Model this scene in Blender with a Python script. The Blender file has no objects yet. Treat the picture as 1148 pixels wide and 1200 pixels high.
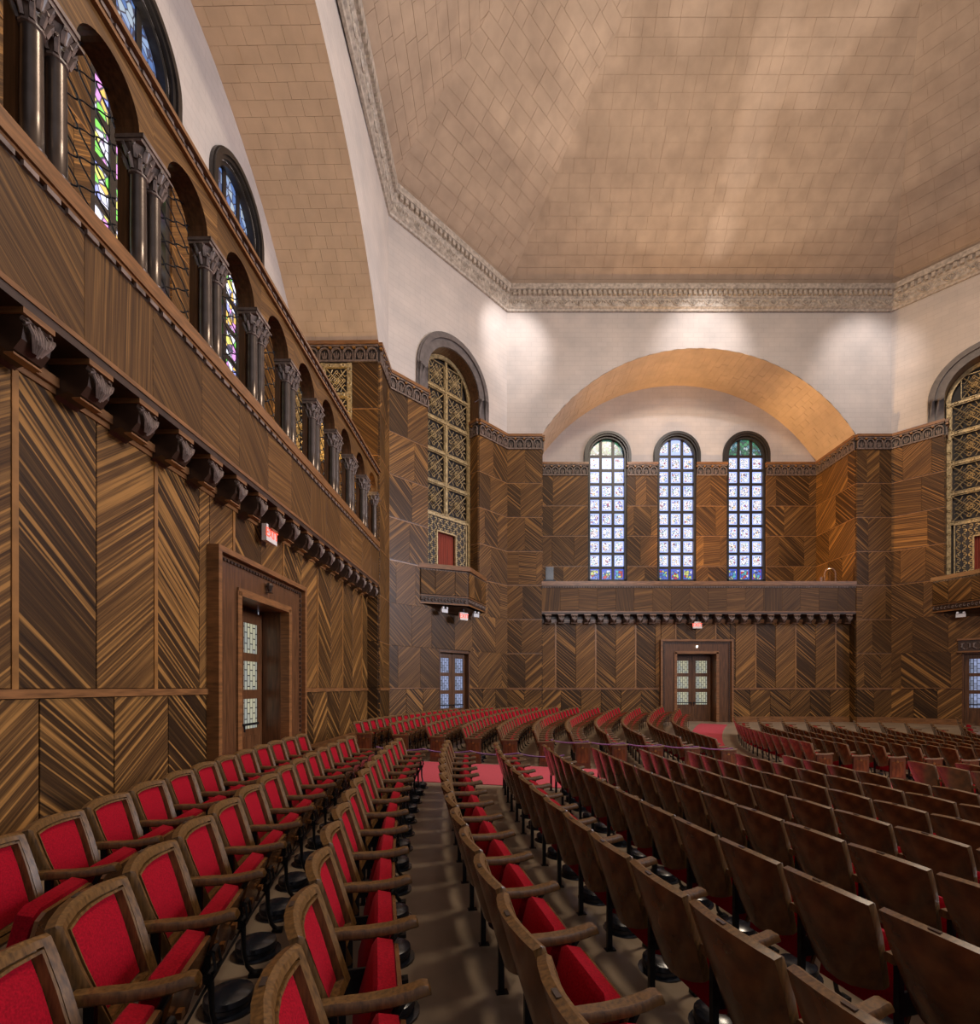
import bpy, math, random
import numpy as np
from mathutils import Vector, Matrix
random.seed(7)
PI = math.pi
SC = bpy.context.scene
COL = SC.collection

# ------------------------------------------------------------------ camera
EYE = 1.85
FPX, CXP, CYP = 575.0, 584.0, 805.5
cam_d = bpy.data.cameras.new('camera'); cam = bpy.data.objects.new('camera', cam_d); COL.objects.link(cam)
cam_d.sensor_fit = 'HORIZONTAL'; cam_d.sensor_width = 36.0
cam_d.lens = FPX / 1148 * 36.0
cam_d.shift_x = (574 - CXP) / 1148
cam_d.shift_y = (CYP - 600) / 1148
cam_d.clip_start = 0.05; cam_d.clip_end = 200
cam.location = (0, 0, EYE); cam.rotation_euler = (PI/2, 0, 0)
SC.camera = cam
def project(x, y, z):
    if y < 0.2: return None
    return CXP + FPX*x/y, CYP - FPX*(z-EYE)/y

# ------------------------------------------------------------------ light
SC.view_settings.view_transform = 'Standard'; SC.view_settings.look = 'None'
SC.view_settings.gamma = 1.0; SC.view_settings.exposure = 0.12; SC.view_settings.use_curve_mapping = False
world = bpy.data.worlds.new('world'); SC.world = world; world.use_nodes = True
bg = world.node_tree.nodes['Background']; bg.inputs[0].default_value = (0.86, 0.84, 0.95, 1); bg.inputs[1].default_value = 0.26
def lamp(kind, name, loc, target, energy, color, **kw):
    L = bpy.data.lights.new(name, kind); L.energy = energy; L.color = color
    for k, v in kw.items(): setattr(L, k, v)
    o = bpy.data.objects.new(name, L); COL.objects.link(o); o.location = loc
    o.rotation_euler = (Vector(target) - Vector(loc)).to_track_quat('-Z', 'Y').to_euler()
    return o
# daylight of the tall windows on the side opposite the gallery and behind the camera
lamp('AREA', 'daylight_right', (27.5, 10.3, 12), (-4, 10.3, 5.5), 2300, (0.88, 0.88, 1.0), shape='RECTANGLE', size=10, size_y=8, spread=math.radians(105))
lamp('AREA', 'daylight_near', (10.2, -6.5, 12), (10.2, 25, 7), 620, (0.98, 0.93, 0.95), shape='RECTANGLE', size=10, size_y=8, spread=math.radians(105))
# unseen warm fill lamp added high in the dome to light the seats
lamp('AREA', 'seat_fill', (9.5, 10.3, 25), (9.5, 10.3, 0), 2700, (1.0, 0.84, 0.66), shape='DISK', size=5)
# uplights in the gallery recesses, on the balcony floors
for lx, tx, tz, en in ((4.2, 18.2, 12.5, 6500), (17.4, 4.5, 18.2, 1500), (8.0, 8.5, 18.6, 1300), (12.4, 12.5, 18.6, 1500)):
    lamp('SPOT', 'recess_light_far', (lx, 25.5, 7.4), (tx, 26.1, tz), en, (1.0, 0.60, 0.25), spot_size=math.radians(58), spot_blend=0.7, shadow_soft_size=0.2)
lamp('AREA', 'recess_light_left', (-5.6, 10.3, 10.6), (-6.0, 10.3, 19), 300, (1.0, 0.78, 0.58), shape='RECTANGLE', size=0.4, size_y=14)
lamp('AREA', 'gallery_light', (-5.9, 16.9, 9.2), (-6.2, 18.3, 11.5), 90, (1.0, 0.66, 0.25), shape='RECTANGLE', size=1.5, size_y=0.4)
# spotlights that wash the white upper walls and the dome facets
for nm, loc, tgt, en, ang in (
        ('wall_spot', (1.5, 21.0, 21.5), (0.6, 25, 19.0), 950, 60), ('wall_spot', (10.6, 20.2, 21.8), (10.4, 25, 19.2), 1150, 60),
        ('wall_spot', (18.4, 20.2, 21.8), (18.6, 25, 18.2), 950, 58), ('wall_spot', (10.2, 8, 23), (10.2, 28.1, 14.4), 2600, 26)):
    lamp('SPOT', nm, loc, tgt, en, (1.0, 0.95, 0.95), spot_size=math.radians(ang), spot_blend=0.85, shadow_soft_size=0.15)
for dx, dy, en, tl in ((0.0, 1.0, 2300, 79), (-0.725, 0.689, 1250, 76), (0.725, 0.689, 1400, 76), (-1.0, 0.0, 1250, 78)):
    t = math.radians(tl); o3 = (10.2, 9.0, 10.5)
    lamp('SPOT', 'dome_spot', o3, (o3[0]+dx*math.cos(t), o3[1]+dy*math.cos(t), o3[2]+math.sin(t)), en, (1.0, 0.86, 0.72), spot_size=math.radians(80), spot_blend=0.06, shadow_soft_size=0.25)
for loc, tgt, en, ang in (((10.5, 22.6, 9.0), (10.6, 23.4, 23.5), 2600, 8), ((10.5, 22.6, 9.0), (10.8, 21.6, 25.2), 3400, 8), ((10.5, 22.6, 9.0), (11.0, 19.6, 27.0), 4600, 9),
                          ((11.0, 22.0, 9.0), (13.0, 19.6, 27.0), 3400, 8), ((11.0, 22.0, 9.0), (14.6, 17.6, 28.8), 5200, 9), ((9.0, 22.0, 9.0), (7.4, 17.4, 29.0), 5200, 12),
                          ((3.5, 20.5, 9.0), (2.6, 20.6, 24.6), 1800, 11), ((3.5, 20.5, 9.0), (4.0, 18.6, 26.6), 3200, 12)):
    lamp('SPOT', 'dome_beam', loc, tgt, en, (1.0, 0.90, 0.86), spot_size=math.radians(ang), spot_blend=1.0, shadow_soft_size=0.1)  # unseen narrow spots added to draw the streaks of light up the dome

# ------------------------------------------------------------------ materials
MATS = {}
def new_mat(name):
    m = bpy.data.materials.new(name); m.use_nodes = True; MATS[name] = m
    nt = m.node_tree; b = nt.nodes['Principled BSDF']
    return m, nt, b
def N(nt, t, **kw):
    n = nt.nodes.new(t)
    for k, v in kw.items(): setattr(n, k, v)
    return n
def ramp(nt, stops):
    r = N(nt, 'ShaderNodeValToRGB'); e = r.color_ramp.elements
    while len(e) < len(stops): e.new(0.5)
    for i, (p, c) in enumerate(stops): e[i].position = p; e[i].color = (*c, 1)
    return r
def mth(nt, op, a, b=None, c=None):
    n = N(nt, 'ShaderNodeMath', operation=op)
    for i, v in enumerate((a, b, c)):
        if v is None: continue
        if isinstance(v, (int, float)): n.inputs[i].default_value = v
        else: nt.links.new(v, n.inputs[i])
    return n.outputs[0]
def simple(name, col, rough=0.5, metal=0.0, var=0.25, scale=6.0, bump=0.0, coat=0.0, sheen=0.0, stretch=(1, 1, 1)):
    m, nt, b = new_mat(name)
    tc = N(nt, 'ShaderNodeTexCoord'); mp = N(nt, 'ShaderNodeMapping'); mp.inputs['Scale'].default_value = stretch
    nt.links.new(tc.outputs['Object'], mp.inputs[0])
    nz = N(nt, 'ShaderNodeTexNoise'); nz.inputs['Scale'].default_value = scale; nz.inputs['Detail'].default_value = 4
    nt.links.new(mp.outputs[0], nz.inputs['Vector'])
    lo = tuple(c*(1-var) for c in col); hi = tuple(min(1, c*(1+var)) for c in col)
    r = ramp(nt, [(0.3, lo), (0.7, hi)]); nt.links.new(nz.outputs[0], r.inputs[0]); nt.links.new(r.outputs[0], b.inputs['Base Color'])
    b.inputs['Roughness'].default_value = rough; b.inputs['Metallic'].default_value = metal
    b.inputs['Coat Weight'].default_value = coat; b.inputs['Coat Roughness'].default_value = 0.2
    if sheen:
        b.inputs['Sheen Weight'].default_value = sheen; b.inputs['Sheen Roughness'].default_value = 0.4
        b.inputs['Sheen Tint'].default_value = (1.0, 0.15, 0.2, 1); b.inputs['Specular IOR Level'].default_value = 0.1
    if bump:
        bp = N(nt, 'ShaderNodeBump'); bp.inputs['Strength'].default_value = bump; bp.inputs['Distance'].default_value = 0.01
        nt.links.new(nz.outputs[0], bp.inputs['Height']); nt.links.new(bp.outputs[0], b.inputs['Normal'])
    return m
def veneer():
    # object colour: r = sheet tone with the sheen of its grain direction painted in, g = grain angle / pi, b = strength of the pale growth lines
    m, nt, b = new_mat('veneer'); L = nt.links.new
    tc = N(nt, 'ShaderNodeTexCoord'); oi = N(nt, 'ShaderNodeObjectInfo')
    sep = N(nt, 'ShaderNodeSeparateColor'); L(oi.outputs['Color'], sep.inputs[0])
    off = N(nt, 'ShaderNodeCombineXYZ')
    L(mth(nt, 'MULTIPLY', oi.outputs['Random'], 37.0), off.inputs[0]); L(mth(nt, 'MULTIPLY', oi.outputs['Random'], 91.0), off.inputs[2])
    rot = N(nt, 'ShaderNodeVectorRotate', rotation_type='Y_AXIS'); L(tc.outputs['Object'], rot.inputs['Vector'])
    L(mth(nt, 'MULTIPLY', sep.outputs[1], PI), rot.inputs['Angle'])
    add = N(nt, 'ShaderNodeVectorMath', operation='ADD'); L(rot.outputs[0], add.inputs[0]); L(off.outputs[0], add.inputs[1])
    sx = N(nt, 'ShaderNodeSeparateXYZ'); L(add.outputs[0], sx.inputs[0])
    def grain(al, ac, detail):
        c = N(nt, 'ShaderNodeCombineXYZ'); L(mth(nt, 'MULTIPLY', sx.outputs[0], al), c.inputs[0]); L(mth(nt, 'MULTIPLY', sx.outputs[2], ac), c.inputs[2])
        z = N(nt, 'ShaderNodeTexNoise'); z.inputs['Scale'].default_value = 1.0; z.inputs['Detail'].default_value = detail; z.inputs['Roughness'].default_value = 0.65
        L(c.outputs[0], z.inputs['Vector']); return z.outputs[0]
    g1 = grain(0.30, 16.0, 5); g2 = grain(0.7, 70.0, 2)
    g3 = grain(0.03, 8.0, 0)
    mixv = mth(nt, 'ADD', mth(nt, 'MULTIPLY', g1, 0.6), mth(nt, 'MULTIPLY', g2, 0.4))
    rr = ramp(nt, [(0.34, (0.018, 0.0075, 0.0028)), (0.5, (0.074, 0.033, 0.0095)), (0.66, (0.185, 0.090, 0.026))]); L(mixv, rr.inputs[0])
    tone = N(nt, 'ShaderNodeMix', data_type='RGBA', blend_type='MULTIPLY'); tone.inputs[0].default_value = 1.0
    L(rr.outputs[0], tone.inputs[6])
    t2 = N(nt, 'ShaderNodeCombineColor'); tv = mth(nt, 'MULTIPLY_ADD', sep.outputs[0], 1.8, 0.22)
    for i in range(3): L(tv, t2.inputs[i])
    L(t2.outputs[0], tone.inputs[7])
    dist = mth(nt, 'ABSOLUTE', mth(nt, 'SUBTRACT', g3, 0.5))
    ln = N(nt, 'ShaderNodeMapRange'); ln.inputs[1].default_value = 0.055; ln.inputs[2].default_value = 0.025; L(dist, ln.inputs[0])
    brk = N(nt, 'ShaderNodeMapRange'); brk.inputs[1].default_value = 0.38; brk.inputs[2].default_value = 0.55; L(g1, brk.inputs[0])
    line = mth(nt, 'MULTIPLY', mth(nt, 'MULTIPLY', ln.outputs[0], brk.outputs[0]), sep.outputs[2])
    fin = N(nt, 'ShaderNodeMix', data_type='RGBA'); L(line, fin.inputs[0]); L(tone.outputs[2], fin.inputs[6]); fin.inputs[7].default_value = (0.36, 0.17, 0.045, 1)
    L(fin.outputs[2], b.inputs['Base Color'])
    b.inputs['Specular IOR Level'].default_value = 0.22; b.inputs['Roughness'].default_value = 0.46; b.inputs['Coat Weight'].default_value = 0.03; b.inputs['Coat Roughness'].default_value = 0.25
    return m
def tiled(name, c1, c2, mortar, scale, bw, rh, ax, bump=0.25, rough=0.8):
    m, nt, b = new_mat(name); L = nt.links.new
    tc = N(nt, 'ShaderNodeTexCoord'); s = N(nt, 'ShaderNodeSeparateXYZ'); L(tc.outputs['Object'], s.inputs[0])
    c = N(nt, 'ShaderNodeCombineXYZ'); L(s.outputs[ax[0]], c.inputs[0]); L(s.outputs[ax[1]], c.inputs[1])
    br = N(nt, 'ShaderNodeTexBrick'); br.inputs['Scale'].default_value = scale; br.inputs['Brick Width'].default_value = bw; br.inputs['Row Height'].default_value = rh
    br.inputs['Mortar Size'].default_value = 0.012; br.inputs['Mortar Smooth'].default_value = 0.4
    br.inputs['Color1'].default_value = (*c1, 1); br.inputs['Color2'].default_value = (*c2, 1); br.inputs['Mortar'].default_value = (*mortar, 1)
    L(c.outputs[0], br.inputs['Vector'])
    nz = N(nt, 'ShaderNodeTexNoise'); nz.inputs['Scale'].default_value = 0.8; nz.inputs['Detail'].default_value = 5; L(tc.outputs['Object'], nz.inputs['Vector'])
    rr = ramp(nt, [(0.3, (0.86, 0.86, 0.86)), (0.7, (1.08, 1.05, 1.02))]); L(nz.outputs[0], rr.inputs[0])
    mx = N(nt, 'ShaderNodeMix', data_type='RGBA', blend_type='MULTIPLY'); mx.inputs[0].default_value = 1; L(br.outputs[0], mx.inputs[6]); L(rr.outputs[0], mx.inputs[7])
    L(mx.outputs[2], b.inputs['Base Color']); b.inputs['Roughness'].default_value = rough
    bp = N(nt, 'ShaderNodeBump'); bp.inputs['Strength'].default_value = bump; bp.inputs['Distance'].default_value = 0.01
    L(mth(nt, 'SUBTRACT', 1.0, br.outputs[1]), bp.inputs['Height']); L(bp.outputs[0], b.inputs['Normal'])
    return m
def stained(name, cols, strength, cell=7.0, border=None):
    m, nt, b = new_mat(name); L = nt.links.new
    tc = N(nt, 'ShaderNodeTexCoord'); oi = N(nt, 'ShaderNodeObjectInfo')
    off = N(nt, 'ShaderNodeVectorMath', operation='ADD'); cm = N(nt, 'ShaderNodeCombineXYZ'); L(mth(nt, 'MULTIPLY', oi.outputs['Random'], 53.0), cm.inputs[0])
    L(tc.outputs['Object'], off.inputs[0]); L(cm.outputs[0], off.inputs[1])
    vo = N(nt, 'ShaderNodeTexVoronoi'); vo.inputs['Scale'].default_value = cell; L(off.outputs[0], vo.inputs['Vector'])
    sp = N(nt, 'ShaderNodeSeparateColor'); L(vo.outputs['Color'], sp.inputs[0])
    rr = ramp(nt, cols); rr.color_ramp.interpolation = 'CONSTANT'; L(sp.outputs[0], rr.inputs[0])
    ve = N(nt, 'ShaderNodeTexVoronoi', feature='DISTANCE_TO_EDGE'); ve.inputs['Scale'].default_value = cell; L(off.outputs[0], ve.inputs['Vector'])
    ed = N(nt, 'ShaderNodeMapRange'); ed.inputs[1].default_value = 0.03; ed.inputs[2].default_value = 0.10; L(ve.outputs[0], ed.inputs[0])
    mx = N(nt, 'ShaderNodeMix', data_type='RGBA'); L(ed.outputs[0], mx.inputs[0]); mx.inputs[6].default_value = (0.03, 0.03, 0.06, 1); L(rr.outputs[0], mx.inputs[7])
    out = mx.outputs[2]
    if border:
        so = N(nt, 'ShaderNodeSeparateXYZ'); L(tc.outputs['Object'], so.inputs[0])
        mxx = mth(nt, 'MAXIMUM', mth(nt, 'ABSOLUTE', so.outputs[0]), mth(nt, 'MULTIPLY', mth(nt, 'ABSOLUTE', so.outputs[2]), 0.86))
        br = N(nt, 'ShaderNodeMapRange'); br.inputs[1].default_value = 0.205; br.inputs[2].default_value = 0.225; L(mxx, br.inputs[0])
        m3 = N(nt, 'ShaderNodeMix', data_type='RGBA'); L(br.outputs[0], m3.inputs[0]); L(out, m3.inputs[6]); m3.inputs[7].default_value = (*border, 1); out = m3.outputs[2]
    L(out, b.inputs['Emission Color']); b.inputs['Emission Strength'].default_value = strength
    b.inputs['Base Color'].default_value = (0.05, 0.05, 0.06, 1); b.inputs['Roughness'].default_value = 0.2
    return m

veneer()
simple('wood_trim', (0.20, 0.085, 0.028), 0.35, var=0.4, scale=3, stretch=(1, 1, 8), coat=0.1)
simple('wood_gold', (0.26, 0.115, 0.03), 0.35, var=0.3, scale=4)
simple('wood_dark', (0.045, 0.022, 0.012), 0.4, var=0.4, scale=4)
simple('wood_door', (0.10, 0.042, 0.016), 0.3, var=0.45, scale=3, stretch=(6, 6, 0.6), coat=0.15)
simple('carved', (0.155, 0.105, 0.082), 0.45, var=0.5, scale=9, bump=0.5)
simple('frame_black', (0.018, 0.014, 0.012), 0.4, var=0.3, scale=5)
simple('carved_deep', (0.02, 0.013, 0.010), 0.6)
simple('gilt', (0.40, 0.29, 0.14), 0.4, metal=0.2, var=0.5, scale=12)
simple('stone_arch', (0.12, 0.10, 0.095), 0.5, var=0.25, scale=5)
simple('bronze', (0.11, 0.085, 0.07), 0.28, metal=0.7, var=0.2, scale=4)
simple('iron', (0.02, 0.02, 0.022), 0.35, metal=0.6, var=0.3, scale=20)
simple('vent_black', (0.012, 0.014, 0.02), 0.25, var=0.3, scale=20, coat=0.3)
simple('velvet', (0.27, 0.002, 0.010), 0.8, var=0.3, scale=110, sheen=0.1, bump=0.1)
simple('velvet_dark', (0.16, 0.004, 0.010), 0.8, var=0.3, scale=60, sheen=0.3)
simple('chair_wood', (0.125, 0.060, 0.017), 0.38, var=0.5, scale=70, stretch=(1, 1, 0.15), coat=0.05)
simple('chair_ply', (0.125, 0.047, 0.0125), 0.25, var=0.6, scale=6, stretch=(3, 1, 0.7), coat=0.3)
simple('carpet', (0.42, 0.045, 0.06), 0.95, var=0.12, scale=30, bump=0.2)
simple('plaster', (0.60, 0.55, 0.51), 0.8, var=0.06, scale=2)
simple('cornice_mat', (0.44, 0.375, 0.31), 0.5, var=0.35, scale=8)
simple('curtain', (0.22, 0.03, 0.012), 0.8, var=0.4, scale=3, stretch=(8, 8, 0.2))
simple('white_metal', (0.6, 0.6, 0.62), 0.4, var=0.05)
simple('purple_cord', (0.16, 0.05, 0.16), 0.6, var=0.1)
simple('brass', (0.45, 0.30, 0.10), 0.3, metal=0.9, var=0.1)
simple('floor_mat', (0.27, 0.20, 0.135), 0.3, var=0.3, scale=1.6, coat=0.1)
tiled('wall_tile', (0.54, 0.485, 0.45), (0.56, 0.505, 0.47), (0.49, 0.44, 0.41), 1.0, 0.55, 0.24, (0, 2), bump=0.1)
simple('dome_tile', (0.47, 0.345, 0.245), 0.85, var=0.12, scale=1.3)
simple('dome_joint', (0.42, 0.30, 0.205), 0.9, var=0.1)
simple('vault_tile', (0.57, 0.41, 0.28), 0.85, var=0.10, scale=1.5)
simple('sign_white', (0.75, 0.68, 0.62), 0.4, var=0.03)
m, nt, b = new_mat('sign_red'); b.inputs['Base Color'].default_value = (0.7, 0.03, 0.02, 1); b.inputs['Emission Color'].default_value = (1, 0.12, 0.06, 1); b.inputs['Emission Strength'].default_value = 1.2
m, nt, b = new_mat('lamp_white'); b.inputs['Emission Color'].default_value = (1, 0.97, 0.9, 1); b.inputs['Emission Strength'].default_value = 4
W = (0.85, 0.86, 1.0)
stained('glass_far', [(0.0, (0.95, 0.93, 1.0)), (0.42, (0.55, 0.66, 1.0)), (0.58, (1.0, 0.82, 0.84)), (0.74, W), (0.82, (0.9, 0.62, 0.35)), (0.86, (0.25, 0.3, 0.75)), (0.91, (0.40, 0.10, 0.18)), (0.95, (0.45, 0.75, 0.7))], 1.25, 12.0, (0.40, 0.50, 0.98))
stained('glass_blue', [(0.0, (0.10, 0.20, 0.75)), (0.3, (0.75, 0.8, 0.2)), (0.5, (0.6, 0.05, 0.05)), (0.65, W), (0.85, (0.1, 0.5, 0.6))], 0.8, 6.0, (0.06, 0.12, 0.8))
stained('glass_green', [(0.0, (0.03, 0.16, 0.10)), (0.3, (0.06, 0.30, 0.14)), (0.55, (0.10, 0.28, 0.34)), (0.8, (0.45, 0.60, 0.62))], 0.9)
stained('glass_left', [(0.0, (0.2, 0.75, 0.08)), (0.2, W), (0.42, (0.9, 0.55, 0.10)), (0.6, (0.75, 0.30, 0.75)), (0.75, (0.35, 0.4, 1.0)), (0.88, (0.8, 0.75, 0.15))], 1.3, 5.0)
stained('glass_lunette', [(0.0, (0.10, 0.22, 0.55)), (0.35, (0.35, 0.50, 0.8)), (0.6, (0.06, 0.10, 0.22)), (0.8, (0.5, 0.62, 0.75))], 0.75, 5.0)
def leaded(name, c1, c2, strength):
    m, nt, b = new_mat(name); L = nt.links.new
    tc = N(nt, 'ShaderNodeTexCoord'); s = N(nt, 'ShaderNodeSeparateXYZ'); L(tc.outputs['Object'], s.inputs[0])
    c = N(nt, 'ShaderNodeCombineXYZ'); L(s.outputs[2], c.inputs[0]); L(s.outputs[0], c.inputs[1])
    br = N(nt, 'ShaderNodeTexBrick'); br.inputs['Scale'].default_value = 1; br.inputs['Brick Width'].default_value = 0.24; br.inputs['Row Height'].default_value = 0.115; br.inputs['Mortar Size'].default_value = 0.012
    br.inputs['Color1'].default_value = (*c1, 1); br.inputs['Color2'].default_value = (*c2, 1); br.inputs['Mortar'].default_value = (0.01, 0.01, 0.012, 1)
    L(c.outputs[0], br.inputs['Vector']); L(br.outputs[0], b.inputs['Emission Color']); b.inputs['Emission Strength'].default_value = strength
    b.inputs['Base Color'].default_value = (0.05, 0.05, 0.05, 1); b.inputs['Roughness'].default_value = 0.15
leaded('leaded_warm', (0.50, 0.47, 0.30), (0.30, 0.32, 0.30), 0.8)
leaded('leaded_cool', (0.32, 0.38, 0.62), (0.12, 0.14, 0.2), 0.8)

# ------------------------------------------------------------------ mesh builder
class MB:
    def __init__(s): s.v = []; s.f = []; s.m = []
    def face(s, pts, mi=0):
        n = len(s.v); s.v += [tuple(p) for p in pts]; s.f.append(tuple(range(n, n+len(pts)))); s.m.append(mi)
    def quads(s, verts, faces, mi=0):
        n = len(s.v); s.v += [tuple(p) for p in verts]
        for f in faces: s.f.append(tuple(n+i for i in f)); s.m.append(mi)
    def box(s, x0, x1, y0, y1, z0, z1, mi=0):
        s.quads([(x0,y0,z0),(x1,y0,z0),(x1,y1,z0),(x0,y1,z0),(x0,y0,z1),(x1,y0,z1),(x1,y1,z1),(x0,y1,z1)],
                [(0,3,2,1),(4,5,6,7),(0,1,5,4),(1,2,6,5),(2,3,7,6),(3,0,4,7)], mi)
    def grid(s, rows, mi=0, closed=False):
        a, c = len(rows), len(rows[0]); V = [p for r in rows for p in r]; F = []
        for i in range(a-1):
            for j in range(c if closed else c-1):
                k = (j+1) % c; F.append((i*c+j, i*c+k, (i+1)*c+k, (i+1)*c+j))
        s.quads(V, F, mi)
    def lathe(s, prof, n=16, cx=0, cy=0, mi=0):
        s.grid([[(cx+r*math.cos(2*PI*k/n), cy+r*math.sin(2*PI*k/n), z) for k in range(n)] for r, z in prof], mi, True)
        r, z = prof[-1]
        s.face([(cx+r*math.cos(2*PI*k/n), cy+r*math.sin(2*PI*k/n), z) for k in range(n)], mi)
    def tube(s, path, r, n=6, mi=0, flat=1.0):
        rows = []
        P = [Vector(p) for p in path]
        for i, p in enumerate(P):
            d = (P[min(i+1, len(P)-1)] - P[max(i-1, 0)]).normalized()
            up = Vector((0,1,0)) if abs(d.y) < 0.9 else Vector((1,0,0))
            a = d.cross(up).normalized(); b2 = d.cross(a).normalized()
            rr = r[i] if isinstance(r, (list, tuple)) else r
            rows.append([tuple(p + a*rr*math.cos(2*PI*k/n) + b2*rr*flat*math.sin(2*PI*k/n)) for k in range(n)])
        s.grid(rows, mi, True); s.face(rows[0][::-1], mi); s.face(rows[-1], mi)
    def prism_xz(s, poly, y0, y1, mi=0):
        n = len(poly)
        s.face([(x, y0, z) for x, z in poly], mi); s.face([(x, y1, z) for x, z in poly[::-1]], mi)
        for i in range(n):
            (xa, za), (xb, zb) = poly[i], poly[(i+1) % n]
            s.face([(xa,y0,za),(xa,y1,za),(xb,y1,zb),(xb,y0,zb)], mi)
    def arch_ring(s, cx, cz, r0, r1, y0, y1, a0=0, a1=PI, n=28, mi=0):
        rows = []
        for i in range(n+1):
            a = a0 + (a1-a0)*i/n; c, q = math.cos(a), math.sin(a)
            rows.append([(cx+r0*c, y0, cz+r0*q), (cx+r1*c, y0, cz+r1*q), (cx+r1*c, y1, cz+r1*q), (cx+r0*c, y1, cz+r0*q)])
        s.grid(rows, mi, True); s.face(rows[0], mi); s.face(rows[-1][::-1], mi)
    def mesh(s, name, mats, smooth=False):
        me = bpy.data.meshes.new(name); me.from_pydata(s.v, [], s.f)
        for q in (mats if isinstance(mats, (list, tuple)) else [mats]): me.materials.append(MATS[q])
        if any(s.m): me.polygons.foreach_set('material_index', s.m)
        if smooth: me.polygons.foreach_set('use_smooth', [True]*len(me.polygons))
        me.update(); return me
    def build(s, name, mats, parent=None, loc=(0,0,0), rz=0, smooth=False):
        return link(name, s.mesh(name, mats, smooth), parent, loc, rz)
def link(name, me, parent=None, loc=(0,0,0), rz=0):
    o = bpy.data.objects.new(name, me); COL.objects.link(o)
    if parent: o.parent = parent
    o.location = loc; o.rotation_euler = (0, 0, rz); return o
def weld(me, ang=40):
    import bmesh
    bm = bmesh.new(); bm.from_mesh(me); bmesh.ops.remove_doubles(bm, verts=bm.verts, dist=1e-5); bmesh.ops.recalc_face_normals(bm, faces=bm.faces)
    lim = math.radians(ang)
    for e in bm.edges:
        e.smooth = not (len(e.link_faces) == 2 and e.calc_face_angle(0) > lim)
    for f in bm.faces: f.smooth = True
    bm.to_mesh(me); bm.free(); return me
def tag(o, label=None, cat=None, group=None, kind=None):
    if label: o['label'] = label
    if cat: o['category'] = cat
    if group: o['group'] = group
    if kind: o['kind'] = kind
    return o
def empty(name, loc=(0,0,0), rz=0):
    o = bpy.data.objects.new(name, None); COL.objects.link(o); o.location = loc; o.rotation_euler = (0,0,rz); o.empty_display_size = 0.1; return o

# ------------------------------------------------------------------ frames: u along a wall, d outwards behind its face, h up
class Frame:
    def __init__(s, ox, oy, ang): s.o = (ox, oy); s.ang = ang
    def pt(s, u, d, h):
        c, q = math.cos(s.ang), math.sin(s.ang); return (s.o[0]+c*u-q*d, s.o[1]+q*u+c*d, h)
A = (0.43, 25.0); B = (20.0, 25.0); C = (-4.48, 19.84); D = (24.9, 19.84)
FAR = Frame(10.2, 25.0, 0.0)
LEFT = Frame(-4.587, 10.3, PI/2-0.0139)
dl = math.atan2(A[1]-C[1], A[0]-C[0]); DLEN = math.hypot(A[1]-C[1], A[0]-C[0])/2
LDIA = Frame((A[0]+C[0])/2, (A[1]+C[1])/2, dl)
RDIA = Frame((B[0]+D[0])/2, (B[1]+D[1])/2, -dl)
class Sub:      # a face inside a wall's own coordinates
    def __init__(s, parent, ox=0, oy=0, ang=0): s.p = parent; s.o = (ox, oy); s.ang = ang
    def put(s, o, u, d, h):
        c, q = math.cos(s.ang), math.sin(s.ang)
        o.parent = s.p; o.location = (s.o[0]+c*u-q*d, s.o[1]+q*u+c*d, h); o.rotation_euler = (0, 0, s.ang); return o
HF0, HF1, HC0 = 13.95, 14.70, 20.95
ROWS = [1.83 + (HF0-1.83)*i/7 for i in range(8)]
AW, AR = 8.0, 4.43                          # half width and rise of the great arches
ARAD = (AW*AW+AR*AR)/(2*AR)
def arch_h(u): return HF1 + math.sqrt(max(0, ARAD*ARAD-u*u)) - (ARAD-AR)

PANELS = {}
def panel(sub, u0, u1, h0, h1, d=0.0, ang=48, tone=0.5, line=0.7, gap=0.008, th=0.045, name='panel'):
    w, hh = u1-u0-2*gap, h1-h0-2*gap
    key = (round(w, 3), round(hh, 3), th)
    if key not in PANELS:
        b = MB(); x, z, c = w/2, hh/2, 0.004
        V = [(-x,0,-z),(x,0,-z),(x,0,z),(-x,0,z), (-x,-th+c,-z),(x,-th+c,-z),(x,-th+c,z),(-x,-th+c,z), (-x+c,-th,-z+c),(x-c,-th,-z+c),(x-c,-th,z-c),(-x+c,-th,z-c)]
        F = [(8,9,10,11)] + [(4+i,4+(i+1)%4,8+(i+1)%4,8+i) for i in range(4)] + [(i,(i+1)%4,4+(i+1)%4,4+i) for i in range(4)]
        b.quads(V, F); PANELS[key] = b.mesh('panel', 'veneer')
    o = bpy.data.objects.new(name, PANELS[key]); COL.objects.link(o)
    sub.put(o, (u0+u1)/2, d, (h0+h1)/2); o.color = (tone, (ang % 180)/180, line, 1); return o
def up(t=None): return dict(ang=random.uniform(38.5, 44), tone=t if t is not None else random.uniform(0.5, 0.75))  # rising grain: veneer sheen painted in as a lighter tone
def dn(t=None): return dict(ang=random.uniform(-44, -38.5), tone=t if t is not None else random.uniform(0.2, 0.4))  # falling grain: painted darker, where the veneer sheen is missing
def hz(t=None): return dict(ang=random.uniform(-9, 9), tone=t if t is not None else random.uniform(0.4, 0.7))
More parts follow.
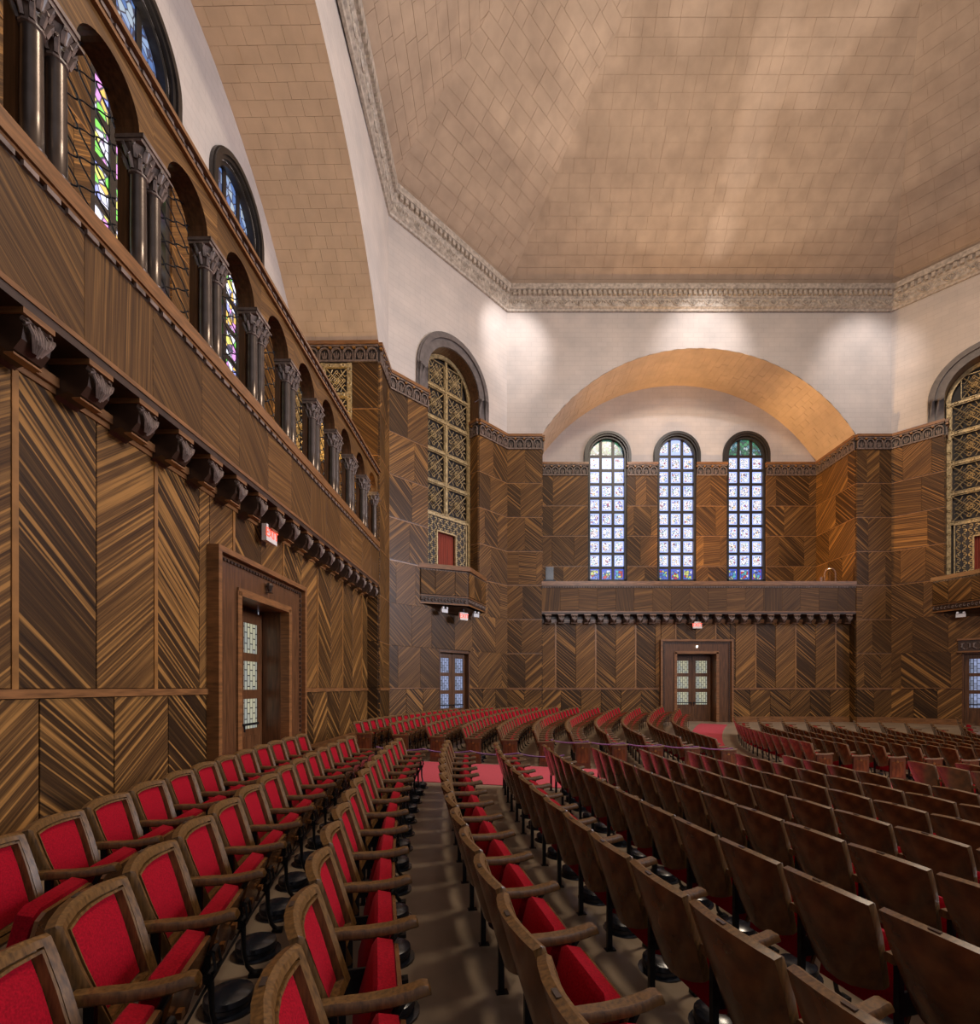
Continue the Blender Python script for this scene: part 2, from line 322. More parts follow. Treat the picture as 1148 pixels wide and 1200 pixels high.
def panel_rows(sub, u0, u1, h0=ROWS[0], h1=ROWS[-1], d=0.0, seed=1, nsub=(2, 3)):
    rnd = random.Random(seed); hs = [h for h in ROWS if h0-0.01 <= h <= h1+0.01]
    if hs[0] - h0 > 0.2: hs = [h0] + hs
    if h1 - hs[-1] > 0.2: hs = hs + [h1]
    for i in range(len(hs)-1):
        n = rnd.choice(nsub) if u1-u0 > 1.2 else rnd.choice((1, 2))
        cuts = sorted(rnd.uniform(0.2, 0.8) for _ in range(n-1))
        if n == 3: cuts = [rnd.uniform(0.15, 0.35), rnd.uniform(0.6, 0.85)]
        if n == 2: cuts = [rnd.uniform(0.3, 0.7)]
        us = [u0] + [u0+(u1-u0)*c for c in cuts] + [u1]; k = rnd.randrange(2)
        for j in range(n):
            st = rnd.random()
            if st < 0.14: kw = hz()
            else: kw = up() if (j+k) % 2 else dn()
            panel(sub, us[j], us[j+1], hs[i], hs[i+1], d, gap=0.0015, line=rnd.uniform(0.35, 0.9), **kw)
    for h in hs[1:-1]:
        b = MB(); b.box(0, u1-u0, -0.055, 0, -0.02, 0.012, 0); b.box(0, u1-u0, -0.047, 0, 0.012, 0.045, 1); o = b.build('trim_strip', ['wood_gold', 'wood_dark']); sub.put(o, u0, d, h)

FRIEZES = {}
def frieze(sub, u0, u1, d=0.0):
    ln = round(u1-u0, 3); H = HF1-HF0
    if ln not in FRIEZES:
        b = MB(); b.box(0, ln, -0.05, 0, 0, H, 1); b.box(-0.03, ln+0.03, -0.16, 0, H-0.13, H, 2); b.box(0, ln, -0.10, 0, 0, 0.07, 0); b.box(0, ln, -0.13, 0, H-0.2, H-0.14, 0)
        n = max(1, round(ln/0.42)); p = ln/n
        for i in range(n):
            x = (i+0.5)*p
            b.arch_ring(x, 0.33, p*0.33, p*0.46, -0.11, -0.04, n=7)
            b.box(x-p*0.47, x-p*0.36, -0.11, -0.04, 0.07, 0.35); b.box(x+p*0.36, x+p*0.47, -0.11, -0.04, 0.07, 0.35)
            for q in (-1, 0, 1):
                b.prism_xz([(x+q*p*0.10-0.02, 0.10), (x+q*p*0.10+0.02, 0.10), (x+q*p*0.2+0.025, 0.28), (x+q*p*0.16, 0.40-abs(q)*0.06), (x+q*p*0.2-0.025, 0.28)], -0.10, -0.05)
            b.box(x-p*0.5-0.05, x-p*0.5+0.05, -0.15, -0.05, H-0.27, H-0.2, 3)
        FRIEZES[ln] = b.mesh('carved_frieze', ['carved', 'carved_deep', 'wood_trim', 'wood_gold'])
    o = link('carved_frieze', FRIEZES[ln]); tag(o, kind='stuff'); return sub.put(o, u0, d, HF0)
def dado(sub, u0, u1, d=0.0, step=1.035, h0=0.22, rail=0.10, phase=0, seed=3):
    n = max(1, round((u1-u0)/step)); w = (u1-u0)/n
    for i in range(n):
        panel(sub, u0+i*w, u0+(i+1)*w, h0, 1.83-rail, d, line=1.0, **(up(random.uniform(0.42, 0.6)) if (i+phase) % 2 == 0 else dn(random.uniform(0.1, 0.25))))
    b = MB(); b.box(0, u1-u0, -0.075, 0, 0, rail); o = b.build('dado_rail', 'wood_trim'); sub.put(o, u0, d, 1.83-rail)
    b = MB(); b.box(0, u1-u0, -0.08, 0, -0.9, h0-0.01); b.box(0, u1-u0, -0.06, 0, h0-0.01, h0+0.12); o = b.build('base_board', 'wood_trim'); sub.put(o, u0, d, 0)

# ------------------------------------------------------------------ floor
RCX, RCY, R0, SLOPE = 32.0, 10.3, 32.88, 0.045
def fz(x, y):       # bowl-shaped floor that levels out along the far walls
    z = SLOPE*(math.hypot(x-RCX, y-RCY)-R0)
    c, q = math.cos(dl), math.sin(dl)
    dist = min(25.0-y, -((x-A[0])*(-q)+(y-A[1])*c), -((x-B[0])*q+(y-B[1])*c))
    t = max(0.0, min(1.0, 1-(dist-0.6)/6.0)); t = t*t*(3-2*t)
    return z + (0.06-z)*t
b = MB(); b.grid([[(-6+35*i/56, -6+33*j/54, fz(-6+35*i/56, -6+33*j/54)) for i in range(57)] for j in range(55)]); fl = b.build('floor', 'floor_mat', smooth=True); tag(fl, kind='structure')
def runner(name, fn, n, label):     # fn(k) -> pair of points across the strip
    b = MB(); rows = []
    for k in range(n+1):
        (xa, ya), (xb, yb) = fn(k/n)
        row = []
        for q in range(5):
            x, y = xa+(xb-xa)*q/4, ya+(yb-ya)*q/4; row.append((x, y, fz(x, y)+0.012))
        rows.append([(row[0][0], row[0][1], row[0][2]-0.02)] + row + [(row[-1][0], row[-1][1], row[-1][2]-0.02)])
    b.grid(rows); o = b.build(name, 'carpet'); return tag(o, label, 'carpet')
runner('carpet_runner', lambda t: ((-4.85+24*t, 9.45), (-4.85+24*t, 11.9)), 60, 'straight red carpet running out from the door under the arcade between the seat blocks')
def ringc(t):
    p = 0.075 + t*0.49; out = []
    for r in (24.85, 26.05): out.append((RCX-r*math.cos(p), RCY+r*math.sin(p)))
    return out
runner('carpet_runner', ringc, 40, 'curved red carpet leading to the door below the stained-glass windows')

# ------------------------------------------------------------------ walls
def root_wall(name, F, mb, mats):
    o = mb.build(name, mats, None, (F.o[0], F.o[1], 0), F.ang); tag(o, kind='structure'); return o
RD = 3.1        # depth of the recesses
WIN_U = (-3.97, 0.0, 3.97); WIN_HW = 1.07; WIN_SP = 15.14; WIN_SILL = 7.94
def great_wall(name, F, HL, left):
    b = MB(); WIN_SP = 15.66 if left else 15.14
    # spandrel over the arch and the two piers behind the panelling
    us = [-AW + 2*AW*i/64 for i in range(65)]
    top = HC0+0.6
    for i in range(64):
        b.face([(us[i],0,arch_h(us[i])),(us[i+1],0,arch_h(us[i+1])),(us[i+1],0,top),(us[i],0,top)], 0)
    for s in (-1, 1):
        x0, x1 = sorted((s*AW, s*HL)); b.face([(x0,0,HF1-0.1),(x1,0,HF1-0.1),(x1,0,top),(x0,0,top)], 0)
        b.face([(x0,0.005,-1),(x1,0.005,-1),(x1,0.005,HF1),(x0,0.005,HF1)], 1)
    # reveals
    for s in (-1, 1):
        b.face([(s*(AW+0.005),0,-1),(s*(AW+0.005),RD,-1),(s*(AW+0.005),RD,HF1+0.05),(s*(AW+0.005),0,HF1+0.05)], 1)
    # back wall of the recess with the three window openings
    cuts = sorted(set([-AW, AW] + [c+q*WIN_HW for c in WIN_U for q in (-1, 1)] + [-AW+2*AW*i/80 for i in range(81)] + [c+WIN_HW*math.cos(PI*k/16) for c in WIN_U for k in range(17)]))
    def low(u, mid):
        for c in WIN_U:
            if abs(mid-c) < WIN_HW: return WIN_SP + math.sqrt(max(0, WIN_HW**2-(u-c)**2))
        return None
    for a, c in zip(cuts[:-1], cuts[1:]):
        if c-a < 1e-5: continue
        la, lc = low(a, (a+c)/2), low(c, (a+c)/2)
        if la is None:
            b.face([(a,RD,5),(c,RD,5),(c,RD,HF1),(a,RD,HF1)], 1); la = lc = HF1
        else:
            b.face([(a,RD,5),(c,RD,5),(c,RD,WIN_SILL),(a,RD,WIN_SILL)], 1)
        b.face([(a,RD,la),(c,RD,lc),(c,RD,max(lc, arch_h(c))),(a,RD,max(la, arch_h(a)))], 0)
    # wall below the balcony, set back, with the doorway
    LDp = 0.45
    for x0, x1, z0, z1 in ((-AW,-1.0,-1,7),(1.0,AW,-1,7),(-1.0,1.0,3.6,7)):
        b.face([(x0,LDp+0.005,z0),(x1,LDp+0.005,z0),(x1,LDp+0.005,z1),(x0,LDp+0.005,z1)], 1)
    w = root_wall(name, F, b, ['wall_tile', 'wood_dark'])
    S = Sub(w)
    # vault soffit, laid in tiles
    tb = MB(); th0 = math.asin(AW/ARAD); zc = HF1-(ARAD-AR)
    base = []
    for i in range(49):
        t = -th0+2*th0*i/48; base.append([((ARAD+0.02)*math.sin(t), y, zc+(ARAD+0.02)*math.cos(t)) for y in (0, RD)])
    tb.grid(base, 1)
    na, nd = 58, 6; rnd = random.Random(5)
    for i in range(na):
        t0, t1 = -th0+2*th0*i/na+0.0003, -th0+2*th0*(i+1)/na-0.0003
        off = 0.5 if i % 2 else 0.0
        for j in range(-1, nd):
            y0, y1 = max(0, RD*(j+off)/nd+0.003), min(RD, RD*(j+1+off)/nd-0.003)
            if y1-y0 < 0.05: continue
            r = ARAD - rnd.uniform(0, 0.01)
            P = lambda t, y, rr: (rr*math.sin(t), y, zc+rr*math.cos(t))
            tb.quads([P(t0,y0,r),P(t1,y0,r),P(t1,y1,r),P(t0,y1,r),P(t0,y0,ARAD+0.02),P(t1,y0,ARAD+0.02),P(t1,y1,ARAD+0.02),P(t0,y1,ARAD+0.02)],
                     [(0,1,2,3),(0,4,5,1),(1,5,6,2),(2,6,7,3),(3,7,4,0)], 0)
    tag(tb.build('vault_tiles', ['vault_tile', 'dome_joint'], w), kind='stuff')
    # piers
    for s in (-1, 1):
        x0, x1 = sorted((s*AW, s*HL)); panel_rows(S, x0, x1, seed=11+s+(20 if left else 0)); dado(S, x0, x1, phase=1)
        frieze(S, x0, x1)
    # reveals: panels and friezes
    RR = Sub(w, AW, RD, -PI/2); RL = Sub(w, -AW, 0, PI/2)
    if left:
        panel_rows(RR, RD-1.0, RD, 7.05, HF0, seed=31, nsub=(1, 2)); panel_rows(RL, 0, 1.0, 7.05, HF0, seed=32, nsub=(1, 2))
    else:
        for q, S2 in enumerate((RR, RL)): panel_rows(S2, 0, RD, 7.05, HF0, seed=41+q)
    for S2 in (RR, RL):
        frieze(S2, 0, RD)
    # back wall panels between the windows
    BK = Sub(w, 0, RD, 0)
    edges = [-AW] + [c+q*WIN_HW for c in WIN_U for q in (-1.05, 1.05)] + [AW]
    for k in range(0, 8, 2):
        panel_rows(BK, edges[k], edges[k+1], 7.05, HF0, seed=51+k); frieze(BK, edges[k], edges[k+1])
    for c in WIN_U: panel(BK, c-WIN_HW, c+WIN_HW, 7.05, WIN_SILL-0.05, 0, **hz())
    # panelled wall below the balcony
    LW = Sub(w, 0, LDp, 0); st = 1.035
    for k in range(-8, 8):
        u0, u1 = max(-AW, k*st), min(AW, (k+1)*st)
        if u1-u0 < 0.15: continue
        h0 = 4.24 if -1.78 < (u0+u1)/2 < 1.78 else 1.83
        kw = dn(random.uniform(0.2, 0.32)) if (k % 2) else up(random.uniform(0.62, 0.85))
        if h0 > 2 and abs(k+0.5) > 1.2:       # strip cut by the door surround
            s = 1 if u0 > 0 else -1; ue = s*1.78
            x0, x1 = sorted((ue, s*2*st)); panel(LW, x0, x1, 1.83, 5.25, line=0.9, **kw); x0, x1 = sorted((ue, s*st)); panel(LW, x0, x1, h0, 5.25, line=0.9, **kw)
        else: panel(LW, u0, u1, h0, 5.25, line=0.9, **kw)
    for k in range(-7, 8, 2):
        u = k*st
        if abs(u) > AW-0.1: continue
        h0 = 4.24 if abs(u) < 1.7 else 1.83
        g = MB(); g.box(-0.035, 0.035, -0.06, 0, 0, 5.25-h0); LW.put(g.build('trim_strip', 'wood_gold'), u, 0, h0)
    g = MB(); g.box(-AW, AW, -0.11, 0, 5.25, 5.36); g.box(-AW, AW, -0.07, 0, 5.18, 5.25); LW.put(g.build('top_moulding', 'wood_trim'), 0, 0, 0)
    dado(LW, -AW, -1.79, phase=0); dado(LW, 1.79, AW, phase=1)
    for s in (-1, 1):       # short returns below the balcony
        S2 = Sub(w, s*AW, LDp if s > 0 else 0, -PI/2 if s > 0 else PI/2)
        for i in range(2): panel(S2, 0, LDp, ROWS[i], ROWS[i+1], **dn(0.15))
        panel(S2, 0, LDp, 0.0, 1.82, **dn(0.1))
    return w
wall_far = great_wall('wall_far', FAR, 9.79, False)
wall_left = great_wall('wall_left', LEFT, 9.54, True)
wall_left['label'] = 'veneered wall below the arcade gallery'; wall_far['label'] = 'veneered wall below the three tall stained-glass windows'

# ------------------------------------------------------------------ tall windows
def pane_mesh(poly):
    b = MB(); b.prism_xz(poly, -0.01, 0.01); return b
SQ = {}
def window(idx, F, uc, glass, top_glass, bottom_glass, label):
    WIN_SP = 15.66 if F is LEFT else 15.14
    w = empty('window_%d' % idx, F.pt(uc, RD, WIN_SILL), F.ang); tag(w, label, None, None, 'structure')
    hw = WIN_HW; colw = 2*hw/3; rowh = (WIN_SP-WIN_SILL)/9; bar = 0.08; yd = 0.20
    f = MB()
    f.box(-hw-0.02, -hw+bar*1.2, 0.0, yd+0.04, 0, WIN_SP-WIN_SILL); f.box(hw-bar*1.2, hw+0.02, 0.0, yd+0.04, 0, WIN_SP-WIN_SILL)
    f.arch_ring(0, WIN_SP-WIN_SILL, hw-bar*1.2, hw+0.02, 0.0, yd+0.04); f.box(-hw, hw, 0, yd+0.04, -0.05, bar*1.2)
    f.build('frame', 'frame_black', w)
    m = MB()
    m.arch_ring(0, WIN_SP-WIN_SILL, hw+0.02, hw+0.13, -0.10, 0.01); m.arch_ring(0, WIN_SP-WIN_SILL, hw+0.11, hw+0.25, -0.16, 0.01); m.arch_ring(0, WIN_SP-WIN_SILL, hw+0.23, hw+0.28, -0.10, 0.01)
    for s in (-1, 1):
        z0, z1 = HF1-WIN_SILL, WIN_SP-WIN_SILL
        for r0, r1, y in ((0.02, 0.13, -0.10), (0.11, 0.25, -0.16), (0.23, 0.28, -0.10)):
            x0, x1 = sorted((s*(hw+r0), s*(hw+r1))); m.box(x0, x1, y, 0.01, z0, z1)
    m.build('arch_moulding', 'frame_black', w)
    for k in (1, 2):
        x = -hw+k*colw; t = math.sqrt(hw*hw-x*x)
        g = MB(); g.box(x-bar, x+bar, yd-0.05, yd+0.04, 0, WIN_SP-WIN_SILL+t-0.03); g.build('mullion', 'frame_black', w)
    for r in range(1, 10):
        g = MB(); g.box(-hw, hw, yd-0.04, yd+0.035, r*rowh-bar, r*rowh+bar); g.build('glazing_bar', 'frame_black', w)
    bk = MB(); bk.box(-hw, hw, yd+0.035, yd+0.06, 0, WIN_SP-WIN_SILL); bk.prism_xz([(hw*math.cos(PI*k/16), WIN_SP-WIN_SILL+hw*math.sin(PI*k/16)) for k in range(17)], yd+0.035, yd+0.06); bk.build('backing', 'wood_dark', w)
    pw, ph = colw-2*bar, rowh-2*bar
    for r in range(9):
        for c in range(3):
            mat = bottom_glass if r == 0 else (top_glass if (r == 8 and top_glass == 'glass_lunette') else glass)
            key = (round(pw, 3), mat)
            if key not in SQ: SQ[key] = pane_mesh([(-pw/2,-ph/2),(pw/2,-ph/2),(pw/2,ph/2),(-pw/2,ph/2)]).mesh('pane', mat)
            link('pane', SQ[key], w, (-hw+(c+0.5)*colw, yd, (r+0.5)*rowh))
    R = hw-bar*1.4; z0 = 9*rowh+bar
    for c in range(3):
        xa, xb = -hw+c*colw+bar, -hw+(c+1)*colw-bar; xa, xb = max(xa, -R*0.985), min(xb, R*0.985)
        n = 8; xs = [xa+(xb-xa)*i/n for i in range(n+1)]
        pts = [(x, 9*rowh+math.sqrt(max(0, R*R-x*x))) for x in xs]; pts = [(x, max(z, z0+0.01)) for x, z in pts]
        xm = (xa+xb)/2; zm = (z0+max(p[1] for p in pts))/2
        pane_mesh([(xa-xm, z0-zm), (xb-xm, z0-zm)] + [(x-xm, z-zm) for x, z in pts[::-1]]).build('pane', top_glass, w, (xm, yd, zm))
    return w
for i, uc in enumerate(WIN_U):
    window(i+1, FAR, uc, 'glass_far', 'glass_green' if i != 1 else 'glass_far', 'glass_blue', ('tall arched stained-glass window with green top beside the loudspeaker', 'middle tall arched stained-glass window above the far door', 'tall arched stained-glass window with dark green top beside the reveal')[i])
for i, uc in enumerate(WIN_U):
    window(i+4, LEFT, uc, 'glass_left', 'glass_lunette', 'glass_left', 'arched window behind the dark arcade, %s' % ('hidden end of the gallery', 'over the door', 'beside the gilded grille')[i])

# ------------------------------------------------------------------ balconies
def bead_row(b, u0, u1, y, z, step, size, mi=0):
    n = int((u1-u0)/step)
    for i in range(n):
        u = u0+(i+0.5)*(u1-u0)/n; b.box(u-step*0.33, u+step*0.33, y-size, y, z-size, z+size*0.6, mi)
def corbel_mesh():
    b = MB(); hw = 0.15
    prof = [(0.05, 0.0), (-0.52, 0.0), (-0.52, -0.07), (-0.50, -0.10), (-0.54, -0.18), (-0.52, -0.30), (-0.44, -0.40), (-0.38, -0.42), (-0.30, -0.36), (-0.18, -0.40), (-0.06, -0.50), (0.05, -0.50)]
    n = len(prof)
    b.face([(-hw, y, z) for y, z in prof], 1); b.face([(hw, y, z) for y, z in prof[::-1]], 1)
    for i in range(n):
        (ya, za), (yb, zb) = prof[i], prof[(i+1) % n]; b.face([(-hw,ya,za),(hw,ya,za),(hw,yb,zb),(-hw,yb,zb)], 1)
    b.box(-hw-0.02, hw+0.02, -0.56, 0.05, -0.06, 0.0, 2)
    for s in (-1, 1):     # carved acanthus leaf on the face
        for k, (dx, zt) in enumerate(((0.03, -0.12), (0.075, -0.15), (0.115, -0.19))):
            b.tube([(s*dx*0.3, -0.53, -0.37), (s*dx*0.8, -0.585, -0.29+k*0.03), (s*dx*1.15, -0.58, -0.20+k*0.02), (s*dx*1.25, -0.54, zt+0.02)], [0.012, 0.022, 0.02, 0.008], 5, 0)
        b.tube([(s*0.13, -0.50, -0.10), (s*0.14, -0.56, -0.14), (s*0.11, -0.575, -0.12), (s*0.12, -0.55, -0.09)], 0.014, 5, 0)
    b.tube([(0, -0.53, -0.40), (0, -0.585, -0.30), (0, -0.575, -0.18), (0, -0.55, -0.09)], [0.012, 0.02, 0.02, 0.01], 5, 0)
    b.box(-hw, hw, -0.44, -0.34, -0.445, -0.425, 2)
    return b.mesh('corbel', ['carved', 'wood_dark', 'wood_trim'])
CORB = corbel_mesh()
def balcony(F, label, ncorb, left):
    r = empty('balcony', F.pt(0, 0, 5.70), F.ang); tag(r, label, 'balcony', None, 'structure')
    S = Sub(r); hb = 0.0; ht = 7.05-5.70; dp = 0.0
    b = MB(); b.box(-AW, AW, dp+0.03, 0.30, hb, ht); b.build('parapet', 'wood_dark', r)
    b = MB(); b.box(-AW, AW, dp-0.02, RD-0.02, -0.12, -0.001); b.build('floor_slab', 'wood_dark', r)
    rnd = random.Random(8 if left else 9); u = -AW; k = 0
    st = 1.05 if left else 0.94; n = round(2*AW/st); st = 2*AW/n
    for i in range(n):
        q = rnd.random()
        kw = hz(rnd.uniform(0.55, 0.85)) if q < 0.3 else (dict(ang=rnd.uniform(70, 110), tone=rnd.uniform(0.45, 0.75)) if q < 0.5 else (up(rnd.uniform(0.5, 0.8)) if i % 2 else dn(rnd.uniform(0.45, 0.7))))
        kw['tone'] *= 1.0 if left else 0.8
        panel(S, -AW+i*st, -AW+(i+1)*st, hb+0.01, ht-0.13, dp+0.03, gap=0.002, line=rnd.uniform(0, 0.35), **kw)
    b = MB(); b.box(-AW, AW, dp-0.06, 0.36, ht, ht+0.20); b.box(-AW, AW, dp-0.03, 0.02, ht-0.04, ht); b.build('coping', 'wood_trim', r)
    b = MB(); bead_row(b, -AW, AW, dp-0.02, ht-0.09, 0.24 if left else 0.13, 0.035); tag(b.build('bead_moulding', 'carved', r), kind='stuff')
    b = MB(); b.box(-AW, AW, dp-0.035, dp+0.03, -0.03, 0.03); b.build('bottom_moulding', 'wood_trim', r)
    for i in range(ncorb):
        u = -AW + (i+0.5)*2*AW/ncorb; link('corbel', CORB, r, (u, 0.54, -0.121), 0)
    return r
balcony(FAR, 'long veneered balcony parapet on carved corbels below the tall stained-glass windows', 24, False)
balcony(LEFT, 'long veneered gallery parapet on carved corbels carrying the dark column arcade', 21, True)

# ------------------------------------------------------------------ arcade on the left balcony
arc = empty('wall_arcade', LEFT.pt(0, 0, 7.25), LEFT.ang); tag(arc, 'dark arcade of paired columns with round arches above the gallery parapet', None, None, 'structure')
BAY, ARC_R, SPR, ATOP = 1.46, 0.47, 1.80, 2.46
def column_meshes():
    b = MB(); b.lathe([(0.0, 0.0), (0.135, 0.0), (0.135, 0.05), (0.12, 0.07), (0.125, 0.10), (0.10, 0.13), (0.098, 0.5), (0.092, 1.32)], 16); sh = weld(b.mesh('column_shaft', 'bronze'))
    b = MB(); b.lathe([(0.09, 0), (0.11, 0.01), (0.11, 0.035), (0.095, 0.045), (0.10, 0.15), (0.13, 0.25), (0.165, 0.33)], 12)
    for t in range(2):
        for k in range(8):
            a = 2*PI*(k+0.5*t)/8; c, s = math.cos(a), math.sin(a); z = 0.05+0.12*t; r = 0.10+0.02*t
            b.tube([(r*c, r*s, z), ((r+0.03)*c, (r+0.03)*s, z+0.09), ((r+0.07)*c, (r+0.07)*s, z+0.15), ((r+0.075)*c, (r+0.075)*s, z+0.11)], [0.025, 0.03, 0.022, 0.01], 5)
    b.box(-0.17, 0.17, -0.17, 0.17, 0.33, 0.36)
    cp = b.mesh('capital', 'carved'); return sh, cp
SHAFT, CAP = column_meshes()
def bay_mesh():
    b = MB(); hb = BAY/2; n = 20; us = [-hb] + [-ARC_R*math.cos(PI*i/n) for i in range(n+1)] + [hb]
    low = [SPR] + [SPR+ARC_R*math.sin(PI*i/n) for i in range(n+1)] + [SPR]
    y0, y1 = 0.0, 0.32
    for i in range(len(us)-1):
        b.face([(us[i],y0,low[i]),(us[i+1],y0,low[i+1]),(us[i+1],y0,ATOP),(us[i],y0,ATOP)], 0)
        b.face([(us[i],y1,low[i]),(us[i],y1,ATOP),(us[i+1],y1,ATOP),(us[i+1],y1,low[i+1])], 0)
        b.face([(us[i],y0,low[i]),(us[i],y1,low[i]),(us[i+1],y1,low[i+1]),(us[i+1],y0,low[i+1])], 1)
    b.face([(-hb,y0,ATOP),(hb,y0,ATOP),(hb,y1,ATOP),(-hb,y1,ATOP)], 1)
    return b.mesh('arch_panel', ['veneer', 'wood_door'])
def lattice_mesh():
    b = MB(); p, a, hz_, r = 0.24, 0.12, 0.17, 0.011
    xs = [-0.48+0.24*i for i in range(5)]
    for i, x0 in enumerate(xs):
        ph = PI*(i % 2); path = []
        z = 0.0
        while z < SPR+ARC_R:
            x = x0 + a*0.92*math.cos(PI*z/hz_+ph)
            lim = ARC_R if z < SPR else math.sqrt(max(0, ARC_R**2-(z-SPR)**2))
            if abs(x) < lim: path.append((x, 0, z))
            elif len(path) > 2: b.tube(path, r, 4); path = []
            else: path = []
            z += hz_/6
        if len(path) > 2: b.tube(path, r, 4)
    return b.mesh('lattice', 'iron')
BAYM, LATT = bay_mesh(), lattice_mesh()
nb = 10; x0 = -3.67-2*BAY
for i in range(nb):
    u = x0+(i+0.5)*BAY
    o = link('arch_panel', BAYM, arc, (u, 0.02, 0)); o.color = (random.uniform(0.6, 0.85), random.uniform(-0.1, 0.1) % 1, 0.1, 1)
    link('lattice', LATT, arc, (u, 0.30, 0))
PIER = MB(); PIER.box(-0.22, 0.22, 0.20, 0.32, 0, SPR); PIERM = PIER.mesh('pier', 'wood_door')
IMP = MB(); IMP.box(-0.245, 0.245, -0.03, 0.32, SPR-0.12, SPR-0.05); IMP.box(-0.26, 0.26, -0.05, 0.33, SPR-0.05, SPR+0.004); IMPM = IMP.mesh('impost', 'carved')
for i in range(nb+1):
    u = x0+i*BAY
    link('pier', PIERM, arc, (u, 0.02, 0)); link('impost', IMPM, arc, (u, 0.02, 0))
    for s in (-1, 1):
        c = link('column', SHAFT, arc, (u+s*0.135, 0.13, 0)); link('capital', CAP, c, (0, 0, 1.32))
for ua, ub in ((-AW, x0-BAY*0.0), (x0+nb*BAY, AW)):
    if ub-ua > 0.05:
        g = MB(); g.box(ua, ub, 0.02, 0.34, SPR, ATOP); g.build('end_spandrel', 'wood_door', arc)
b = MB(); b.box(-AW, AW, -0.04, 0.36, ATOP, ATOP+0.06, 0); b.box(-AW, AW, -0.10, 0.40, ATOP+0.15, ATOP+0.22, 0); b.box(-AW, AW, -0.02, 0.34, ATOP+0.06, ATOP+0.15, 1)
b.build('arcade_cornice', ['wood_trim', 'carved'], arc)
b = MB(); bead_row(b, -AW, AW, -0.02, ATOP+0.10, 0.22, 0.035); tag(b.build('arcade_dentils', 'carved', arc), kind='stuff')

# ------------------------------------------------------------------ gilded grilles
def grille_panel(w, h):
    b = MB(); t = 0.025
    for x0, x1, z0, z1 in ((-w/2,w/2,-h/2,-h/2+t),(-w/2,w/2,h/2-t,h/2),(-w/2,-w/2+t,-h/2,h/2),(w/2-t,w/2,-h/2,h/2)): b.box(x0,x1,-0.03,0.03,z0,z1)
    s = min(w, h)/2-t; r = 0.024
    for q in (-1, 1): b.tube([(-(w/2-t)*1, 0, -q*(h/2-t)), (0, 0, 0), ((w/2-t), 0, q*(h/2-t))], r, 4)
    for q in (0.34, 0.56, 0.80):
        b.tube([(q*(w/2-t), 0, 0), (0, 0, q*(h/2-t)), (-q*(w/2-t), 0, 0), (0, 0, -q*(h/2-t)), (q*(w/2-t), 0, 0)], r*0.8, 4)
    b.tube([(0.2*s*math.cos(2*PI*k/10), 0, 0.2*s*math.sin(2*PI*k/10)) for k in range(11)], r, 4)
    for a in range(4):
        cx, cz = (w*0.33*((a % 2)*2-1), 0) if a < 2 else (0, h*0.33*((a % 2)*2-1))
        b.tube([(cx+0.13*s*math.cos(2*PI*k/8), 0, cz+0.13*s*math.sin(2*PI*k/8)) for k in range(9)], r*0.8, 4)
    for sx in (-1, 1):
        for sz in (-1, 1):
            b.tube([(sx*w*0.44, 0, sz*h*0.20), (sx*w*0.36, 0, sz*h*0.16), (sx*w*0.27, 0, sz*h*0.24), (sx*w*0.18, 0, sz*h*0.42)], r*0.8, 4)
    return b.mesh('lattice_panel', 'gilt')
GPAN = {}
def grille_bar(parent, u0, u1, z0, z1, d):
    b = MB(); b.box(u0, u1, d-0.05, d+0.02, z0, z1); vert = (z1-z0) > (u1-u0)
    ln = (z1-z0) if vert else (u1-u0); n = max(1, round(ln/0.55))
    for i in range(n):
        c = (z0 if vert else u0) + (i+0.5)*ln/n; m2 = ((u0+u1)/2, c) if vert else (c, (z0+z1)/2)
        b.tube([(m2[0]+0.06*math.cos(2*PI*k/8), d-0.055, m2[1]+0.06*math.sin(2*PI*k/8)) for k in range(9)], 0.018, 4, 1)
    return b.build('grille_bar', ['gilt', 'gilt'], parent)

# ------------------------------------------------------------------ diagonal walls
NHW, NSP, NOUT = 1.55, 15.65, 2.15
def leaf_door(parent, w, h, glass, yd, levels):
    for s in (-1, 1):
        x0, x1 = sorted((0, s*w)); lf = MB()
        xm = (x0+x1)/2; hw = w/2-0.008
        zs = levels; gw = w*0.30
        lf.box(-hw, -gw, 0, 0.06, 0, h); lf.box(gw, hw, 0, 0.06, 0, h)
        z = 0
        for (a, c) in zs: lf.box(-gw, gw, 0, 0.06, z, a); z = c
        lf.box(-gw, gw, 0, 0.06, z, h)
        lf.box(-gw, gw, -0.015, 0.0, 0.22, zs[0][0]-0.15)
        o = lf.build('door_leaf', 'wood_door', parent, (xm, yd, 0))
        for (a, c) in zs:
            g = MB(); g.box(-gw, gw, -0.01, 0.01, -(c-a)/2, (c-a)/2); g.build('pane', glass, o, (0, 0.03, (a+c)/2))
        k = MB(); hx = -s*(w/2-0.06); k.box(-s*0.0+min(hx, s*gw), max(hx, s*gw), -0.03, 0, 1.02, 1.07); k.tube([(hx, -0.02, 1.05), (hx, -0.09, 1.05), (hx-s*0.0, -0.09, 0.9)], 0.018, 6); k.build('handle', 'iron', o)
LV = [(0.95, 1.55), (1.72, 2.32), (2.49, 3.10)]
